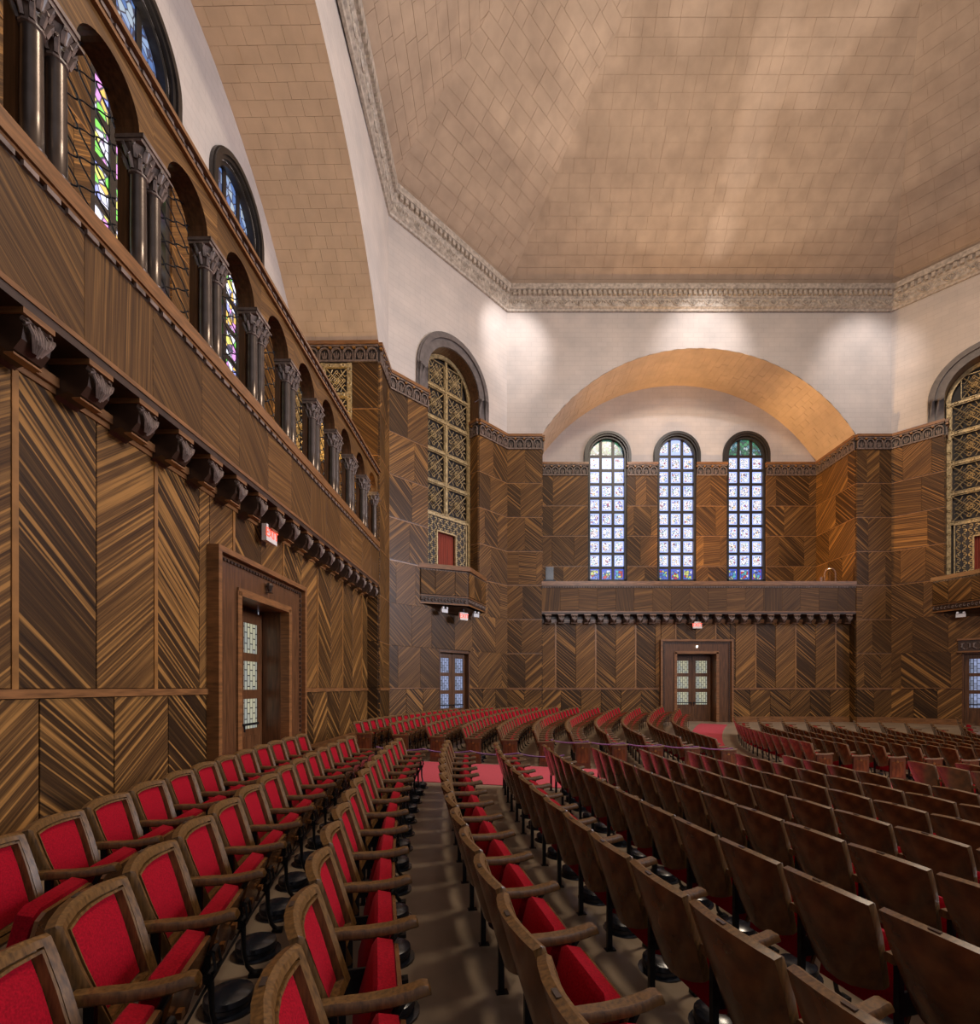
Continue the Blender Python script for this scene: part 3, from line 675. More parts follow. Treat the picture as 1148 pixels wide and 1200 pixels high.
def diag_wall(name, F, mirror, dnum):
    L = DLEN; b = MB(); top = HC0+0.6; m = 24
    for s in (-1, 1):
        x0, x1 = sorted((s*NHW, s*L)); b.face([(x0,0,HF1-0.1),(x1,0,HF1-0.1),(x1,0,top),(x0,0,top)], 0)
        b.face([(x0,0.005,5),(x1,0.005,5),(x1,0.005,HF1),(x0,0.005,HF1)], 1)
        x0, x1 = sorted((s*0.9, s*L)); b.face([(x0,0.005,-1),(x1,0.005,-1),(x1,0.005,5),(x0,0.005,5)], 1)
        b.face([(s*(NHW+0.01),0,5),(s*(NHW+0.01),0.75,5),(s*(NHW+0.01),0.75,NSP),(s*(NHW+0.01),0,NSP)], 1)
    b.face([(-0.9,0.005,3.5),(0.9,0.005,3.5),(0.9,0.005,5),(-0.9,0.005,5)], 1); b.face([(-NHW,0.005,5),(NHW,0.005,5),(NHW,0.005,7.0),(-NHW,0.005,7.0)], 1)
    for i in range(m):
        a0, a1 = PI*i/m, PI*(i+1)/m; u0, u1 = NHW*math.cos(a0), NHW*math.cos(a1); z0, z1 = NSP+NHW*math.sin(a0), NSP+NHW*math.sin(a1)
        b.face([(u1,0,z1),(u0,0,z0),(u0,0,top),(u1,0,top)], 0)
        b.face([(u0,0,z0),(u0,0.75,z0),(u1,0.75,z1),(u1,0,z1)], 1)
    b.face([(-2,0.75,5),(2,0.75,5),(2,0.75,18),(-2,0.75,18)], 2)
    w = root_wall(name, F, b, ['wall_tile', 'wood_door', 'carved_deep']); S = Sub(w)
    for s in (-1, 1):
        x0, x1 = sorted((s*NHW, s*L)); panel_rows(S, x0, x1, ROWS[2], HF0, seed=71+s+dnum); frieze(S, x0, x1)
        x0, x1 = sorted((s*0.92, s*L)); panel_rows(S, x0, x1, ROWS[0], ROWS[1], seed=81+s+dnum, nsub=(3,)); dado(S, x0, x1, phase=1 if s > 0 else 0, step=0.9, rail=0.04)
        panel_rows(S, *sorted((0, s*L)), ROWS[1], ROWS[2], seed=91+s+dnum, nsub=(3,))
        # niche reveals
        S2 = Sub(w, s*NHW, 0.75 if s > 0 else 0, -PI/2 if s > 0 else PI/2)
        panel_rows(S2, 0, 0.75, 7.1, HF0, seed=95+s, nsub=(1, 2)); frieze(S2, 0, 0.75)
    panel_rows(S, -NHW, NHW, ROWS[2], 7.0, seed=99+dnum, nsub=(3,))
    g = MB()
    for r0, r1, y in ((NHW, NHW+0.36, -0.06), (NHW+0.34, NHW+0.52, -0.14), (NHW+0.50, NOUT, -0.10)):
        g.arch_ring(0, NSP, r0, r1, y, 0.0, n=40)
        for s in (-1, 1):
            x0, x1 = sorted((s*r0, s*r1)); g.box(x0, x1, y, 0, HF1+0.005, NSP)
    o = g.mesh('arch_moulding', 'stone_arch'); weld(o, 30); link('arch_moulding', o, w)
    # door
    dr = empty('door_%d' % dnum, F.pt(0, 0, 0), F.ang); tag(dr, 'veneered double door with leaded glass under the small balcony %s' % ('beside the arcade' if not mirror else 'away from the arcade'), None, None, 'structure')
    leaf_door(dr, 0.86, 3.42, 'leaded_cool', 0.16, [(0.90, 1.55), (1.72, 2.36), (2.52, 3.18)])
    k = MB(); k.box(-0.92, -0.86, -0.05, 0.25, 0, 3.5); k.box(0.86, 0.92, -0.05, 0.25, 0, 3.5); k.box(-0.92, 0.92, -0.05, 0.25, 3.42, 3.5); k.box(-0.9, 0.9, 0.24, 0.26, 0, 3.5); k.build('door_frame', 'wood_door', dr)
    if mirror:
        k = MB(); k.box(-1.06, 1.06, -0.12, -0.046, 3.5, 4.05, 1); k.box(-1.1, 1.1, -0.16, -0.046, 4.05, 4.13, 0); k.box(-1.1, 1.1, -0.16, -0.046, 3.48, 3.55, 0)
        for q in range(-2, 3):
            for sx in (-1, 1): k.tube([(q*0.4+sx*0.02, -0.13, 3.63), (q*0.4+sx*0.14, -0.15, 3.72), (q*0.4+sx*0.13, -0.15, 3.88), (q*0.4+sx*0.04, -0.13, 3.92)], [0.02, 0.045, 0.045, 0.015], 5, 2)
        k.build('overdoor', ['wood_trim', 'wood_dark', 'carved'], dr)
    # grille
    gr = empty('gilded_grille', F.pt(0, 0.6, 7.1), F.ang); tag(gr, 'gilded lattice grille filling the tall arched niche beside the %s' % ('pier of the arcade gallery' if not mirror else 'corner away from the arcade'), 'grille', None, 'structure')
    colw = 2*NHW; cu = 1.34; zs = [9.75, 11.2, 12.65, 14.1, 15.55]; z_off = 7.1
    grille_bar(gr, -0.06, 0.06, 9.7-z_off, NSP+NHW-0.25-z_off, 0.0)
    for s in (-1, 1): grille_bar(gr, *sorted((s*(NHW-0.20), s*(NHW-0.04))), 7.3-z_off, NSP+0.1-z_off, 0.0)
    for z in zs: grille_bar(gr, -NHW+0.1, NHW-0.1, z-0.055-z_off, z+0.055-z_off, -0.005)
    pw, ph = NHW-0.20-0.08-0.02, 1.45-0.17
    if 'g' not in GPAN: GPAN['g'] = grille_panel(pw, ph); GPAN['h'] = grille_panel(pw*0.72, ph*0.86)
    for s in (-1, 1):
        for q in range(4): link('lattice_panel', GPAN['g'], gr, (s*(0.09+pw/2), 0, (zs[q]+zs[q+1])/2-z_off))
        link('lattice_panel', GPAN['h'], gr, (s*(0.10+pw*0.36), 0, 16.2-z_off))
    k = MB(); k.arch_ring(0, NSP-z_off, NHW-0.2, NHW-0.02, -0.05, 0.03, n=24); k.build('arch_border', 'gilt', gr)
    # carved surround with the curtained doorway
    sr = MB()
    for x0, x1, z0, z1 in ((-1.2, -0.55, 0.0, 2.55), (0.55, 1.2, 0.0, 2.55), (-0.55, 0.55, 1.9, 2.55)):
        sr.box(x0, x1, -0.04, 0.03, z0, z1, 1)
        nx, nz = max(1, round((x1-x0)/0.2)), max(1, round((z1-z0)/0.2))
        for i in range(nx):
            for j in range(nz):
                cx, cz = x0+(i+0.5)*(x1-x0)/nx, z0+(j+0.5)*(z1-z0)/nz; q = 1 if (i+j) % 2 else -1
                sr.tube([(cx+q*(0.02+0.08*t)*math.cos(5.2*t), -0.055, cz+(0.02+0.08*t)*math.sin(5.2*t)) for t in [k/8 for k in range(9)]], [0.028]*8+[0.012], 5, 0)
    for x0, x1, z0, z1 in ((-1.25,-1.2,0,2.6),(1.2,1.25,0,2.6),(-1.25,1.25,2.55,2.62),(-0.6,-0.54,0,1.95),(0.54,0.6,0,1.95),(-0.6,0.6,1.88,1.95)): sr.box(x0,x1,-0.09,0.03,z0,z1,0)
    sr.build('carved_surround', ['gilt', 'carved_deep'], gr)
    cu_ = MB(); n = 44; cu_.grid([[(-0.54+1.08*i/n, 0.06+0.03*math.sin(i*1.43), z) for i in range(n+1)] for z in (0.0, 1.9)]); ct = cu_.build('curtain', 'curtain', None, F.pt(0, 0.62, 7.1), F.ang, smooth=True)
    tag(ct, 'russet pleated curtain in the doorway above the small balcony %s' % ('away from the arcade' if mirror else 'beside the arcade'), 'curtain')
    # small polygonal balcony
    bl = empty('balconette', F.pt(0, 0, 5.45), F.ang); tag(bl, 'small faceted veneered balcony below the gilded grille %s' % ('in the corner away from the arcade' if mirror else 'beside the arcade gallery'), 'balcony', None, 'structure')
    hw, pr = 1.95, 0.95; ang = math.atan2(pr, hw); ln = math.hypot(pr, hw)
    bd = MB()
    for z0, z1, e in ((0.0, 0.06, 0.05), (0.34, 0.38, 0.03), (1.52, 1.72, 0.10)): 
        P = [(-hw-e, -0.06), (0, -pr-e*1.2), (hw+e, -0.06)]
        bd.face([(x, y, z0) for x, y in P], 0); bd.face([(x, y, z1) for x, y in P[::-1]], 0)
        for (xa, ya), (xb, yb) in zip(P[:-1], P[1:]): bd.face([(xa,ya,z0),(xb,yb,z0),(xb,yb,z1),(xa,ya,z1)], 0)
    bd.build('coping', 'wood_trim', bl)
    for s, (ox, oy, an) in enumerate(((-hw, -0.06, -ang*0.94), (0, -pr, ang*0.94))):
        S3 = Sub(bl, ox, oy, an); c3 = [0, 0.3, 0.72, 1.0]
        bb = MB(); bb.box(0, ln*0.985, 0, 0.05, 0.02, 1.52); S3.put(bb.build('parapet', 'wood_dark'), 0, 0, 0)
        for j in range(3): panel(S3, ln*0.97*c3[j], ln*0.97*c3[j+1], 0.40, 1.46, 0, **((up() if (j+s) % 2 else dn())))
        fb = MB(); nn = 14
        for k in range(nn):
            cx = (k+0.5)*ln*0.96/nn; q = 1 if k % 2 else -1
            fb.tube([(cx+(0.015+0.055*t)*math.cos(5*t), -0.03, 0.2+q*(0.015+0.08*t)*math.sin(5*t)) for t in [i/6 for i in range(7)]], 0.02, 4)
        bead_row(fb, 0, ln*0.96, -0.0, 1.48, 0.13, 0.03)
        ff = fb.build('carved_band', 'carved'); tag(ff, kind='stuff'); S3.put(ff, 0, 0, 0)
    un = MB(); un.face([(-hw, -0.06, -0.0), (0, -pr, -0.0), (hw, -0.06, 0.0)], 0); un.quads([(-hw*0.9,0,-0.02),(hw*0.9,0,-0.02),(0,-pr*0.8,-0.02),(-hw*0.5,0,-0.28),(hw*0.5,0,-0.28),(0,-pr*0.3,-0.28)], [(0,2,1),(3,4,5),(0,3,5,2),(2,5,4,1)]); un.build('underside', 'wood_dark', bl)
    for x in (-0.95, 0.95):
        sp = empty('spotlight', F.pt(x, -0.42, 5.11), F.ang); tag(sp, 'small twin white emergency lamp below the small balcony %s, %s' % ('away from the arcade' if mirror else 'beside the arcade', 'window-wall side' if (x > 0) != mirror else 'outer side'), 'lamp')
        k = MB(); k.box(-0.17, 0.17, -0.06, 0.06, 0, 0.16); k.build('housing', 'white_metal', sp)
        for q in (-1, 1):
            k = MB(); k.tube([(q*0.11, -0.09, 0.21), (q*0.11, -0.02, 0.2), (q*0.11, 0.04, 0.19)], [0.05, 0.055, 0.03], 8); k.build('lamp_head', 'white_metal', sp)
        k = MB(); k.box(-0.02, 0.02, -0.02, 0.02, 0.15, 0.36); k.build('stem', 'iron', sp)
    return w
diag_wall('wall_left_diagonal', LDIA, False, 3)
diag_wall('wall_right_diagonal', RDIA, True, 4)

# grilles in the side faces of the left recess
def side_grille(su, label):
    F = LEFT; ang = F.ang + (-PI/2 if su > 0 else PI/2)
    loc = F.pt(su*(AW-0.06), 2.05 if su > 0 else 2.05, 10.3)
    g = empty('gilded_grille', loc, ang); tag(g, label, 'grille', None, 'structure')
    for x in (-1.0, 0.0, 1.0): grille_bar(g, x-0.07, x+0.07, 0, 3.6, 0)
    for z in (0.1, 1.28, 2.42, 3.5): grille_bar(g, -1.0, 1.0, z-0.07, z+0.07, -0.005)
    gp = grille_panel(0.84, 0.98)
    for x in (-0.5, 0.5):
        for z in (0.69, 1.85, 2.96): link('lattice_panel', gp, g, (x, 0, z))
    k = MB(); k.box(-1.04, 1.04, 0.03, 0.05, 0, 3.64); k.build('backing', 'carved_deep', g)
side_grille(1, 'gilded lattice grille in the end face of the arcade gallery, under the carved frieze')

# ------------------------------------------------------------------ great doors
def great_door(F, num, label):
    LDp = 0.45
    d = empty('door_%d' % num, F.pt(0, LDp, 0), F.ang); tag(d, label, None, None, 'structure')
    H, O, I = 4.22, 1.77, 1.13
    b = MB(); b.box(-O, -I, -0.16, 0, 0, H); b.box(I, O, -0.16, 0, 0, H); b.box(-I, I, -0.16, 0, 3.64, H); b.build('surround', 'wood_door', d)
    b = MB()
    for s in (-1, 1): b.box(*sorted((s*O, s*(O+0.10))), -0.26, 0, 0, H+0.1); b.box(*sorted((s*(I-0.12), s*(I+0.02))), -0.20, 0, 0, 3.66); 
    b.box(-O, O, -0.26, 0, H, H+0.1); b.box(-I, I, -0.20, 0, 3.58, 3.72); b.build('outer_moulding', 'wood_trim', d)
    b = MB(); bead_row(b, -O+0.05, O-0.05, -0.16, H-0.08, 0.11, 0.03)
    for s in (-1, 1):
        n = 38
        for i in range(n): z = (i+0.5)*(H-0.1)/n; b.box(s*(O-0.09)-0.03, s*(O-0.09)+0.03, -0.195, -0.16, z-0.035, z+0.035)
    tag(b.build('bead_moulding', 'wood_dark', d), kind='stuff')
    b = MB()
    for s in (-1, 1): b.box(*sorted((s*1.0, s*1.02)), 0, 0.5, 0, 3.6)
    b.box(-1.0, 1.0, 0, 0.5, 3.58, 3.62); b.box(-1.05, 1.05, 0.55, 0.58, 0, 3.7); b.build('reveal', 'wood_door', d)
    leaf_door(d, 0.98, 3.5, 'leaded_warm', 0.42, [(0.95, 1.60), (1.80, 2.42), (2.60, 3.25)])
    l = MB(); l.lathe([(0.0, -0.07), (0.03, -0.05), (0.045, 0.0), (0.04, 0.04), (0.0, 0.055)] if num == 1 else [(0.0, -0.13), (0.07, -0.12), (0.03, -0.09), (0.05, -0.04), (0.075, 0.03), (0.05, 0.08), (0.0, 0.09)], 10); lp = l.build('door_lamp', 'lamp_white' if num == 1 else 'bronze', None, F.pt(0, LDp-0.235, 3.95)); tag(lp, 'tiny lamp above the %s' % ('far door' if num == 1 else 'door under the arcade'), 'lamp')
    return d
great_door(FAR, 1, 'double door with leaded panes in a heavy beaded wood surround below the far balcony')
great_door(LEFT, 2, 'double door with leaded panes in a heavy beaded wood surround below the arcade gallery')

# exit signs
def text_mesh(txt, size):
    cu = bpy.data.curves.new('lettering', 'FONT'); cu.body = txt; cu.size = size; cu.extrude = 0.004; cu.align_x = 'CENTER'; cu.align_y = 'CENTER'
    o = bpy.data.objects.new('tmp', cu); COL.objects.link(o)
    dg = bpy.context.evaluated_depsgraph_get(); me = bpy.data.meshes.new_from_object(o.evaluated_get(dg)); bpy.data.objects.remove(o)
    me.materials.clear(); me.materials.append(MATS['sign_red']); return me
EXIT = text_mesh('EXIT', 0.26)
def exit_sign(F, u, d, h, label):
    r = empty('exit_sign', F.pt(u, d, h), F.ang); tag(r, label, 'sign')
    b = MB(); b.box(-0.23, 0.23, -0.05, 0.05, -0.17, 0.17); b.build('box', 'sign_white', r)
    b = MB(); b.box(-0.03, 0.03, -0.02, 0.02, 0.17, 0.40); b.build('bracket', 'iron', r)
    t = link('lettering', EXIT, r, (0, -0.056, 0)); t.rotation_euler = (PI/2, 0, 0)
exit_sign(FAR, 0, 0.22, 5.05, 'red and white EXIT sign under the corbels above the far door')
exit_sign(LEFT, 0, 0.22, 5.05, 'red and white EXIT sign under the corbels above the door under the arcade')
exit_sign(LDIA, 0, -0.62, 5.03, 'red and white EXIT sign hanging below the balconette beside the arcade')
# loudspeaker and small arched stand on the far balcony
sp = empty('loudspeaker', FAR.pt(-7.6, 0.12, 7.26)); tag(sp, 'small black loudspeaker standing on the end of the far balcony coping', 'speaker')
b = MB(); b.box(-0.2, 0.2, -0.15, 0.15, 0.07, 0.72); b.build('cabinet', 'vent_black', sp); b = MB(); b.box(-0.17, 0.17, -0.17, -0.151, 0.11, 0.68); b.build('speaker_cloth', 'vent_black', sp); b = MB(); b.box(-0.32, 0.32, -0.16, 0.16, 0, 0.07); b.build('foot', 'iron', sp)
hp = empty('arched_stand', FAR.pt(6.75, 0.12, 7.251)); tag(hp, 'small dark arched wooden frame standing on the far balcony coping', 'stand')
b = MB(); pth = [(-0.28, 0, 0), (-0.28, 0, 0.35)] + [(0.28*math.cos(PI-PI*k/10), 0, 0.40+0.3*math.sin(PI*k/10)) for k in range(11)] + [(0.28, 0, 0.35), (0.28, 0, 0)]; b.tube(pth, 0.035, 6); b.build('hoop', 'wood_trim', hp)
b = MB(); b.tube([(0, 0, 0), (0, 0, 0.5)], 0.02, 5); b.build('post', 'wood_trim', hp)
b = MB(); b.box(-0.45, -0.36, -0.05, 0.05, 0, 0.24); tag(b.build('candle_box', 'wood_trim', None, FAR.pt(6.7, 0.12, 7.251)), 'short reddish block beside the arched stand on the far balcony', 'box')

# ------------------------------------------------------------------ cornice and dome
OCT = [A, B, D, (24.9, 0.76), (20.0, -4.4), (0.43, -4.4), (-4.48, 0.76), C]
APEX = Vector((10.8, 10.3, 35.4)); HD = 22.05
def cornice(num, P, Q, label):
    ln = math.hypot(Q[0]-P[0], Q[1]-P[1]); an = math.atan2(Q[1]-P[1], Q[0]-P[0])
    r = empty('trim_%d' % num, (P[0], P[1], HC0), an); tag(r, label, None, None, 'structure')
    b = MB(); e = 0.18
    pr = [(0.0, 0.0), (-0.10, 0.0), (-0.13, 0.08), (-0.22, 0.14), (-0.26, 0.50), (-0.32, 0.56), (-0.32, 0.82), (-0.44, 0.86), (-0.46, 1.12), (0.0, 1.16)]
    def mit(y): return -y*0.41
    b.grid([[(mit(y), y, z) for y, z in pr], [(ln-mit(y), y, z) for y, z in pr]], 0); b.build('cornice_profile', 'cornice_mat', r)
    d = MB(); n = int(ln/0.25)
    for i in range(n):
        u = (i+0.5)*ln/n
        if 0.15 < u < ln-0.15: d.box(u-0.07, u+0.07, -0.45, -0.32, 0.60, 0.80)
    tag(d.build('dentils', 'cornice_mat', r), kind='stuff')
    o = MB(); n = int(ln/0.8); p = ln/n
    for i in range(n):
        u = (i+0.5)*p
        o.tube([(u+0.16*math.cos(2*PI*k/10), -0.25, 0.32+0.14*math.sin(2*PI*k/10)) for k in range(11)], 0.035, 4)
        for s in (-1, 1):
            o.tube([(u+s*0.18, -0.24, 0.25), (u+s*0.28, -0.25, 0.42), (u+s*0.38, -0.25, 0.36), (u+s*0.33, -0.25, 0.28)], [0.02, 0.045, 0.04, 0.015], 4)
            o.tube([(u, -0.26, 0.22), (u+s*0.06, -0.27, 0.34), (u+s*0.02, -0.27, 0.42)], [0.015, 0.035, 0.012], 4)
    tag(o.build('carved_scrolls', 'cornice_mat', r), kind='stuff')
cornice(1, A, B, 'carved pale cornice above the white wall over the great far arch')
cornice(2, C, A, 'carved pale cornice above the left gilded niche'); cornice(3, B, D, 'carved pale cornice above the right gilded niche')
cornice(4, (-4.48, 0.76), C, 'carved pale cornice above the arcade arch')
b = MB()
cen = Vector((10.2, 10.3, 0))
base = [Vector((p[0], p[1], HD)) for p in OCT]
for i in range(8):
    b.face([base[i], base[(i+1) % 8], APEX])
ceil = b.build('ceiling', ['dome_joint']); tag(ceil, kind='structure')
def dome_tiles(P, Q, seed, tw=0.95, thh=0.46):
    rnd = random.Random(seed); p, q = Vector((*P, HD)), Vector((*Q, HD)); ed = (q-p); ln = ed.length; ed.normalize()
    mid = (p+q)/2; nrm = ed.cross(APEX-p).normalized()
    if nrm.z > 0: nrm = -nrm
    foot = p + ed*((APEX-p).dot(ed)); up_ = (APEX-foot); sl = up_.length; up_.normalize(); a0 = (foot-p).length
    b = MB(); n = int(sl*0.62/thh)
    for j in range(n):
        v0, v1 = j*thh, (j+1)*thh; f0, f1 = v0/sl, v1/sl
        lo0, hi0 = a0*f0, ln-(ln-a0)*f0; lo1, hi1 = a0*f1, ln-(ln-a0)*f1
        x = -tw + (tw/2 if j % 2 else 0) + rnd.uniform(-0.1, 0.1)
        while x < ln:
            xe = x+tw*(1 if rnd.random() < 0.75 else 0.5); g = 0.006
            a = [max(x+g, lo0), min(xe-g, hi0), min(xe-g, hi1), max(x+g, lo1)]
            if a[1]-a[0] > 0.02 or a[2]-a[3] > 0.02:
                a[1] = max(a[1], a[0]); a[2] = max(a[2], a[3])
                pr = 0.012+rnd.uniform(0, 0.008)
                V = [p+ed*a[0]+up_*(v0+g), p+ed*a[1]+up_*(v0+g), p+ed*a[2]+up_*(v1-g), p+ed*a[3]+up_*(v1-g)]
                b.quads([v+nrm*pr for v in V]+V, [(0,1,2,3),(0,4,5,1),(1,5,6,2),(2,6,7,3),(3,7,4,0)])
            x = xe
    tag(b.build('dome_tiles', 'dome_tile', ceil), kind='stuff')
dome_tiles(A, B, 1); dome_tiles(C, A, 2); dome_tiles(B, D, 3); dome_tiles((-4.48, 0.76), C, 4)
b = MB()
for i in (2, 3, 4, 5, 6):      # plain ring below the dome on the sides that are out of view
    pass

# ------------------------------------------------------------------ theatre seats
PITCH = 0.57
def seat_meshes():
    M = {}
    sl = [1.0, 0.965, 0.832, 0.822, 0.805, 0.795, 0.755, 0.742, 0.72, 0.35]; S = [-x for x in sl] + [0.0] + sl[::-1]
    T = [0.0, 0.03, 0.084, 0.090, 0.0965, 0.101, 0.122, 0.13, 0.155, 0.35, 0.6, 0.835, 0.87, 0.878, 0.899, 0.9035, 0.910, 0.916, 0.97, 1.0]
    def w(t): return 0.262*(0.82+0.18*min(1, t*1.5))
    def pos(s, t, off):
        zb = 0.34+0.06*s*s; zt = 0.868+0.022*(1-s*s)
        z = zb+(zt-zb)*t; x = -0.02-0.16*t+0.03*t*t*0-0.05*(1-s*s)
        return (x+off*0.96, s*w(t), z+off*0.28)
    def prof(a):
        if a <= 0: return 0.010
        return 0.026
    def off(s, t):
        e = min((1-abs(s))*0.262, (1-t)*0.53, t*0.53)     # distance from the edge in metres
        if e < 0.004: return 0.012
        if e < 0.046: return 0.030
        if e < 0.052: return 0.008
        if e < 0.0665: return 0.036
        return 0.000
    b = MB()
    front = [[pos(s, t, off(s, t)) for s in S] for t in T]; back = [[pos(s, t, -0.024) for s in S] for t in T]
    b.grid(front, 0)
    b.grid([r[::-1] for r in back], 1)
    b.grid([back[-1], front[-1]][::-1], 0); b.grid([back[0], front[0]], 0)
    b.grid([[r[0] for r in front], [r[0] for r in back]][::-1], 0); b.grid([[r[-1] for r in front], [r[-1] for r in back]], 0)
    M['backrest'] = weld(b.mesh('backrest', ['chair_wood', 'chair_ply']), 35)
    b = MB(); n, k = 10, 10; s0, t0, t1 = 0.725, 0.148, 0.873
    rows = []
    for j in range(k+1):
        t = t0+(t1-t0)*j/k; row = []
        for i in range(n+1):
            s = -s0+2*s0*i/n; e = min(1, min(i, n-i)/2.2)*min(1, min(j, k-j)/2.2); row.append(pos(s, t, 0.006+0.030*math.sin(PI/2*e)))
        rows.append(row)
    b.grid(rows); M['back_cushion'] = weld(b.mesh('back_cushion', 'velvet'), 80)
    # folded-up seat: local axes along the seat from the hinge (l) and through it (q)
    a = math.radians(74); ca, sa = math.cos(a), math.sin(a); hx, hz_ = 0.075, 0.205
    def sp_(l, y, q): return (hx+l*ca+q*sa, y, hz_+l*sa-q*ca)
    b = MB(); n, k = 8, 8
    def slab(l0, l1, hw, q0, q1, mi, taper=1.0, rnd_=0.0):
        rows = []
        for (qq, ins) in ((q0, rnd_), (q0+rnd_*0.6*(1 if q1 > q0 else -1), 0), (q1-rnd_*0.6*(1 if q1 > q0 else -1), 0), (q1, rnd_)):
            P = []
            for l, y in ((l0+ins, -hw*taper+ins), (l1-ins-0.03, -hw+ins), (l1-ins, -hw+ins+0.04), (l1-ins, hw-ins-0.04), (l1-ins-0.03, hw-ins), (l0+ins, hw*taper-ins)): P.append(sp_(l, y, qq))
            rows.append(P)
        b.grid(rows, mi, True); b.face(rows[0][::-1], mi); b.face(rows[-1], mi)
    slab(0.0, 0.385, 0.238, 0.025, 0.045, 0, 0.92)
    for y in (-0.11, 0.11): b.box(hx+0.11, hx+0.135, y-0.02, y+0.02, 0.37, 0.40, 0)
    M['seat'] = weld(b.mesh('seat', 'chair_ply'), 35)
    b = MB(); slab(0.01, 0.40, 0.236, 0.024, -0.075, 0, 0.92, 0.02); M['seat_cushion'] = weld(b.mesh('seat_cushion', 'velvet'), 50)
    # armrest
    b = MB(); path = [(-0.10, 0.60), (-0.02, 0.600), (0.08, 0.596), (0.17, 0.598), (0.25, 0.609), (0.295, 0.620), (0.318, 0.619), (0.328, 0.610)]
    rows = []
    for i, (x, z) in enumerate(path):
        hw = 0.031+0.006*math.sin(PI*i/7); hh = 0.024 if i < 6 else (0.021 if i == 6 else 0.009)
        rows.append([(x, hw*cx, z+hh*cz) for cx, cz in ((-1,-0.55),(-1,0.45),(-0.72,1),(0.72,1),(1,0.45),(1,-0.55),(0.7,-1),(-0.7,-1))])
    b.grid(rows, 0, True); b.face(rows[0][::-1]); b.face(rows[-1]); M['armrest'] = weld(b.mesh('armrest', 'chair_wood'), 40)
    # cast iron standard
    b = MB(); b.tube([(0.27, 0, 0.0), (0.255, 0, 0.012), (0.225, 0, 0.05), (0.205, 0, 0.14), (0.20, 0, 0.30), (0.17, 0, 0.42), (0.19, 0, 0.52), (0.22, 0, 0.58)], [0.02, 0.018, 0.014, 0.013, 0.017, 0.016, 0.014, 0.018], 6); b.box(0.235, 0.305, -0.03, 0.03, -0.012, 0.012)
    M['leg'] = weld(b.mesh('leg', 'iron'), 50)
    b = MB(); b.box(-0.06, -0.025, -0.014, 0.014, 0.0, 0.585); b.box(-0.075, 0.0, -0.024, 0.024, -0.012, 0.010); M['leg_rear'] = b.mesh('leg', 'iron')
    b = MB(); b.box(-0.03, 0.20, -0.008, 0.008, 0.30, 0.42); b.tube([(0.20, -0.05, 0.33), (0.20, 0.05, 0.33)], 0.03, 8); b.tube([(0.215, -0.035, 0.45), (0.215, 0.035, 0.45)], 0.017, 6); b.tube([(0.19, -0.57, 0.285), (0.19, 0.0, 0.285)], 0.007, 5)
    for s in (-1, 1): b.tube([(0.20, s*0.03, 0.33), (0.235, s*0.045, 0.37), (0.225, s*0.04, 0.44), (0.21, s*0.02, 0.46)], 0.008, 5)
    M['hinge'] = b.mesh('hinge', 'iron')
    b = MB(); b.box(-0.06, 0.30, -0.022, 0.022, 0.03, 0.58, 0); b.box(-0.02, 0.25, 0.022, 0.028, 0.12, 0.50, 1); b.tube([(0.11, 0.026, 0.50), (0.11, 0.036, 0.50)], 0.028, 10, 2); b.box(-0.07, 0.31, -0.03, 0.03, -0.01, 0.05, 0)
    M['end_panel'] = b.mesh('end_panel', ['wood_door', 'chair_ply', 'brass'])
    p0 = pos(0.0, 1.0, 0.0); b = MB(); b.box(p0[0]-0.009, p0[0]+0.009, -0.024, 0.024, p0[2]-0.001, p0[2]+0.003); M['number_plate'] = b.mesh('number_plate', 'bronze')
    # low detail seat for the mass of far ones
    lo = MB(); S5 = [-1, -0.5, 0, 0.5, 1]
    lo.grid([[pos(s, t, 0.02) for s in S5] for t in (0, 0.14, 0.87, 1)], 0); lo.grid([[pos(s, t, -0.024) for s in S5[::-1]] for t in (0, 0.5, 1)], 1)
    lo.grid([[pos(s, 1, 0.02) for s in S5], [pos(s, 1, -0.024) for s in S5]], 0)
    lo.grid([[pos(1, t, 0.02) for t in (0, 1)], [pos(1, t, -0.024) for t in (0, 1)]], 0); lo.grid([[pos(-1, t, -0.024) for t in (0, 1)], [pos(-1, t, 0.02) for t in (0, 1)]], 0)
    lo.grid([[pos(s, t, 0.032) for s in (-0.74, 0, 0.74)] for t in (0.15, 0.87)], 2)
    V = [sp_(l, y, q) for q in (0.045, -0.07) for l, y in ((0, -0.22), (0.39, -0.238), (0.39, 0.238), (0, 0.22))]
    lo.quads(V, [(0, 1, 2, 3)], 1); lo.quads(V, [(4, 7, 6, 5), (1, 5, 6, 2), (0, 4, 5, 1), (2, 6, 7, 3)], 2)
    lo.box(-0.08, 0.36, 0.285-0.03, 0.285+0.03, 0.58, 0.62, 0); lo.box(-0.05, -0.03, 0.275, 0.295, 0, 0.58, 3); lo.box(0.19, 0.21, 0.275, 0.295, 0, 0.58, 3)
    M['_low'] = lo
    return M
SM = seat_meshes()
PROTO_PARTS = [('backrest', 0, 0), ('back_cushion', 0, 0), ('seat', 0, 0), ('seat_cushion', 0, 0), ('armrest', 0.285, 0), ('leg', 0.285, 0), ('leg_rear', 0.285, 0), ('hinge', 0.285, 0), ('number_plate', 0, 0)]
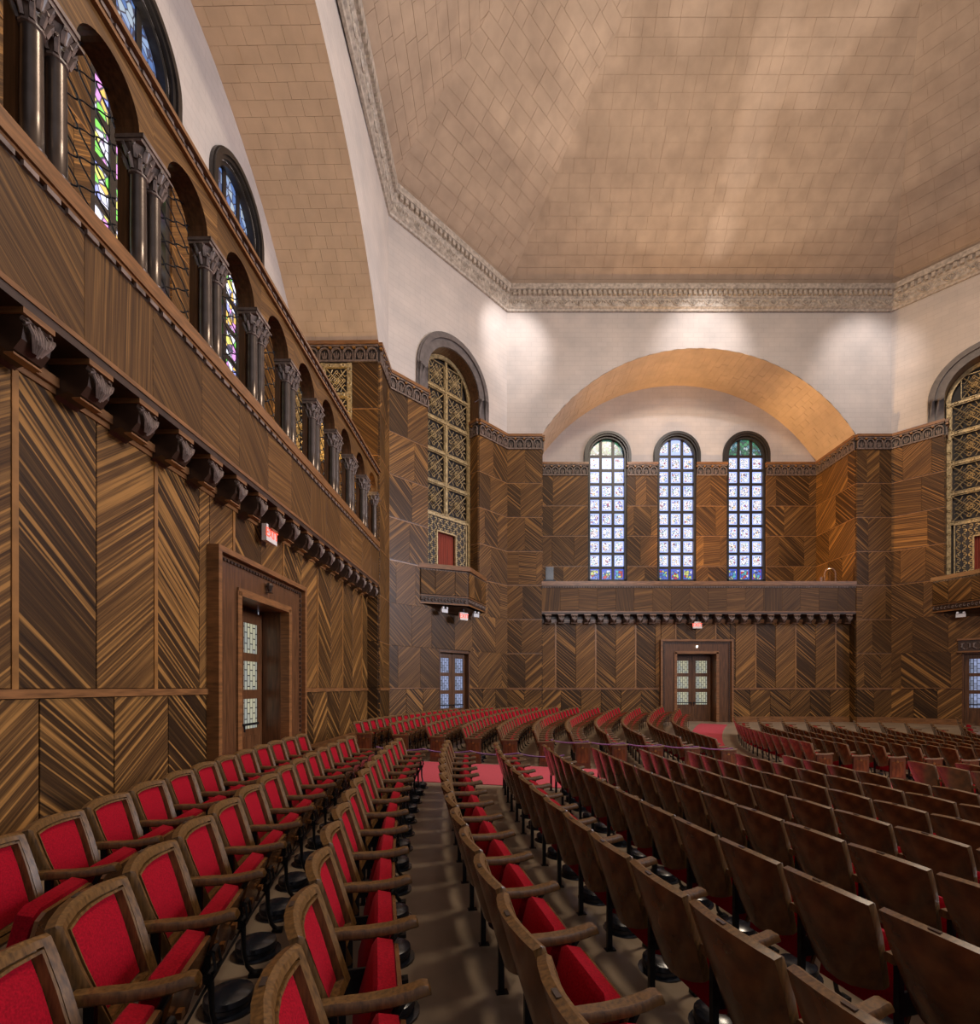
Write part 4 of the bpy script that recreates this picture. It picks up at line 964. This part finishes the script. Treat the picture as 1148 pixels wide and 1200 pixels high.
def make_seat(x, y, z, rz, label, group, end):
    e = empty('theatre_seat', (x, y, z), rz); tag(e, label, 'chair', group)
    P = {}
    for nm, yy, _ in PROTO_PARTS:
        o = bpy.data.objects.new('leg' if nm == 'leg_rear' else nm, SM[nm]); COL.objects.link(o); o.parent = e
        if nm == 'seat_cushion': o.parent = P['seat']
        elif nm in ('back_cushion', 'number_plate'): o.parent = P['backrest']
        o.location = (0, yy, 0); P[nm] = o
    if end:                       # the free end of a row carries a second arm
        s = -0.285 if end < 0 else 0.285
        if end < 0:
            link('armrest', SM['armrest'], e, (0, s, 0))
            for nm in ('leg', 'leg_rear'): link('leg', SM[nm], e, (0, s, 0))
        if abs(end) == 2:
            q = link('end_panel', SM['end_panel'], e, (0, s*1.02, 0)); q.rotation_euler = (0, 0, 0)
            if s < 0: q.scale = (1, -1, 1)
    return e
def inside(x, y):
    if y > 23.7 or x < -4.2 or x > 24: return False
    if (x-A[0])*(-math.sin(dl)) + (y-A[1])*math.cos(dl) > -0.9: return False
    if (x-B[0])*(math.sin(dl)) + (y-B[1])*math.cos(dl) > -0.9: return False
    return True
ordn = 'first second third fourth fifth sixth seventh eighth ninth tenth eleventh twelfth thirteenth fourteenth fifteenth sixteenth seventeenth eighteenth nineteenth twentieth'.split() + ['twenty-'+q for q in 'first second third fourth fifth sixth seventh eighth ninth'.split()] + ['thirtieth']
SPOTS, OUT = [], []
PHASE = 0.0
rows_out = [35.44-0.89*k for k in range(11)]
rows_in = [24.2-0.89*k for k in range(14)]
for blk, rr in (('outer', rows_out), ('inner', rows_in)):
    for k, r in enumerate(rr):
        for side in (-1, 1):
            i = 0
            while True:
                p = side*((1.39 if side < 0 else 2.02) + i*PITCH)/r
                x, y = RCX-r*math.cos(p), RCY+r*math.sin(p)
                if y < 0.75 or (side > 0 and not inside(x, y)) or abs(p) > 0.9: break
                if side > 0 and blk == 'outer' and k > 6 and x > 8.2 and y > 22.9: break
                if side > 0 and blk == 'inner' and y > 20.6: break
                z = fz(x, y); pr = project(x, y, z+0.6)
                vis = pr and -70 < pr[0] < 1215 and pr[1] < 1330
                if vis: SPOTS.append((y, x, y, z, p, blk, k, side, i))
                elif pr and 1215 <= pr[0] < 2300: OUT.append((y, x, y, z, p, blk, k, side, i))
                i += 1
SPOTS.sort(key=lambda t: t[0])
print('seats in view', len(SPOTS))
NEAR, REST = SPOTS[:300], SPOTS[300:] + OUT
VENT = MB(); VENT.lathe([(0.0, -0.01), (0.155, -0.01), (0.155, 0.005), (0.125, 0.008), (0.122, 0.035), (0.130, 0.045), (0.125, 0.075), (0.09, 0.092), (0.03, 0.098)], 20); VENTM = weld(VENT.mesh('floor_vent', 'vent_black'), 30)
for (_, x, y, z, p, blk, k, side, i) in NEAR:
    rz = -p + random.uniform(-0.012, 0.012)
    row = ('row along the panelled wall' if k == 0 else ordn[k]+' row from the panelled wall') if blk == 'outer' else (ordn[k]+' row inside the curved carpet')
    sd = 'before' if side < 0 else 'beyond'
    label = '%s red velvet seat %s the straight carpet, %s' % (ordn[i], sd, row)
    row = row + ' ' + sd + ' the straight carpet'
    end = 0
    if i == 0: end = 1 if side < 0 else -2
    make_seat(x, y, z, rz, label, 'theatre seats, ' + row, end)
for (_, x, y, z, p, blk, k, side, i) in NEAR[:170]:
    cx, cy = x+0.20*math.cos(p), y-0.20*math.sin(p)
    v = link('floor_vent', VENTM, None, (cx, cy, fz(cx, cy)+0.004)); tag(v, 'mushroom floor vent under %s seat %s the straight carpet, %s' % (ordn[i], 'before' if side < 0 else 'beyond', (('row along the panelled wall' if k == 0 else ordn[k]+' row from the panelled wall') if blk == 'outer' else ordn[k]+' row inside the curved carpet')), 'vent', 'floor vents under the seats')
if REST:
    lo = SM['_low']; V = np.array(lo.v); n = len(V); verts = []; faces = []; mi = []
    for t, (_, x, y, z, p, *_r) in enumerate(REST):
        c, s = math.cos(-p), math.sin(-p)
        q = np.stack([V[:,0]*c-V[:,1]*s+x, V[:,0]*s+V[:,1]*c+y, V[:,2]+z], 1); verts.append(q)
        faces += [tuple(a+t*n for a in f) for f in lo.f]; mi += lo.m
    me = bpy.data.meshes.new('far_theatre_seats'); me.from_pydata(np.concatenate(verts).tolist(), [], faces)
    for q in ('chair_wood', 'chair_ply', 'velvet', 'iron'): me.materials.append(MATS[q])
    me.polygons.foreach_set('material_index', mi); me.update()
    o = link('far_theatre_seats', me); tag(o, 'rows of small red velvet wooden theatre seats curving on towards the window wall', 'chairs', None, 'stuff')

# purple cords strung from armrest to armrest along the straight carpet
def cord(y, ks, sag, label):
    b = MB(); pts = []
    for k in ks:
        r = rows_out[k]; x = RCX-math.sqrt(r*r-(y-RCY)**2)+0.22; pts.append(Vector((x, y, fz(x, y)+0.655)))
    path = []
    for a, c in zip(pts[:-1], pts[1:]):
        for i in range(8):
            t = i/8; p = a.lerp(c, t); p.z -= sag*4*t*(1-t); path.append(tuple(p))
    path.append(tuple(pts[-1])); b.tube(path, 0.016, 5); o = b.build('purple_cord', 'purple_cord'); tag(o, label, 'cord')
cord(9.30, range(1, 6), 0.05, 'purple cord strung across the row ends on the near side of the red carpet')
cord(12.02, range(5, 11), 0.05, 'purple cord strung across the row ends beyond the red carpet')
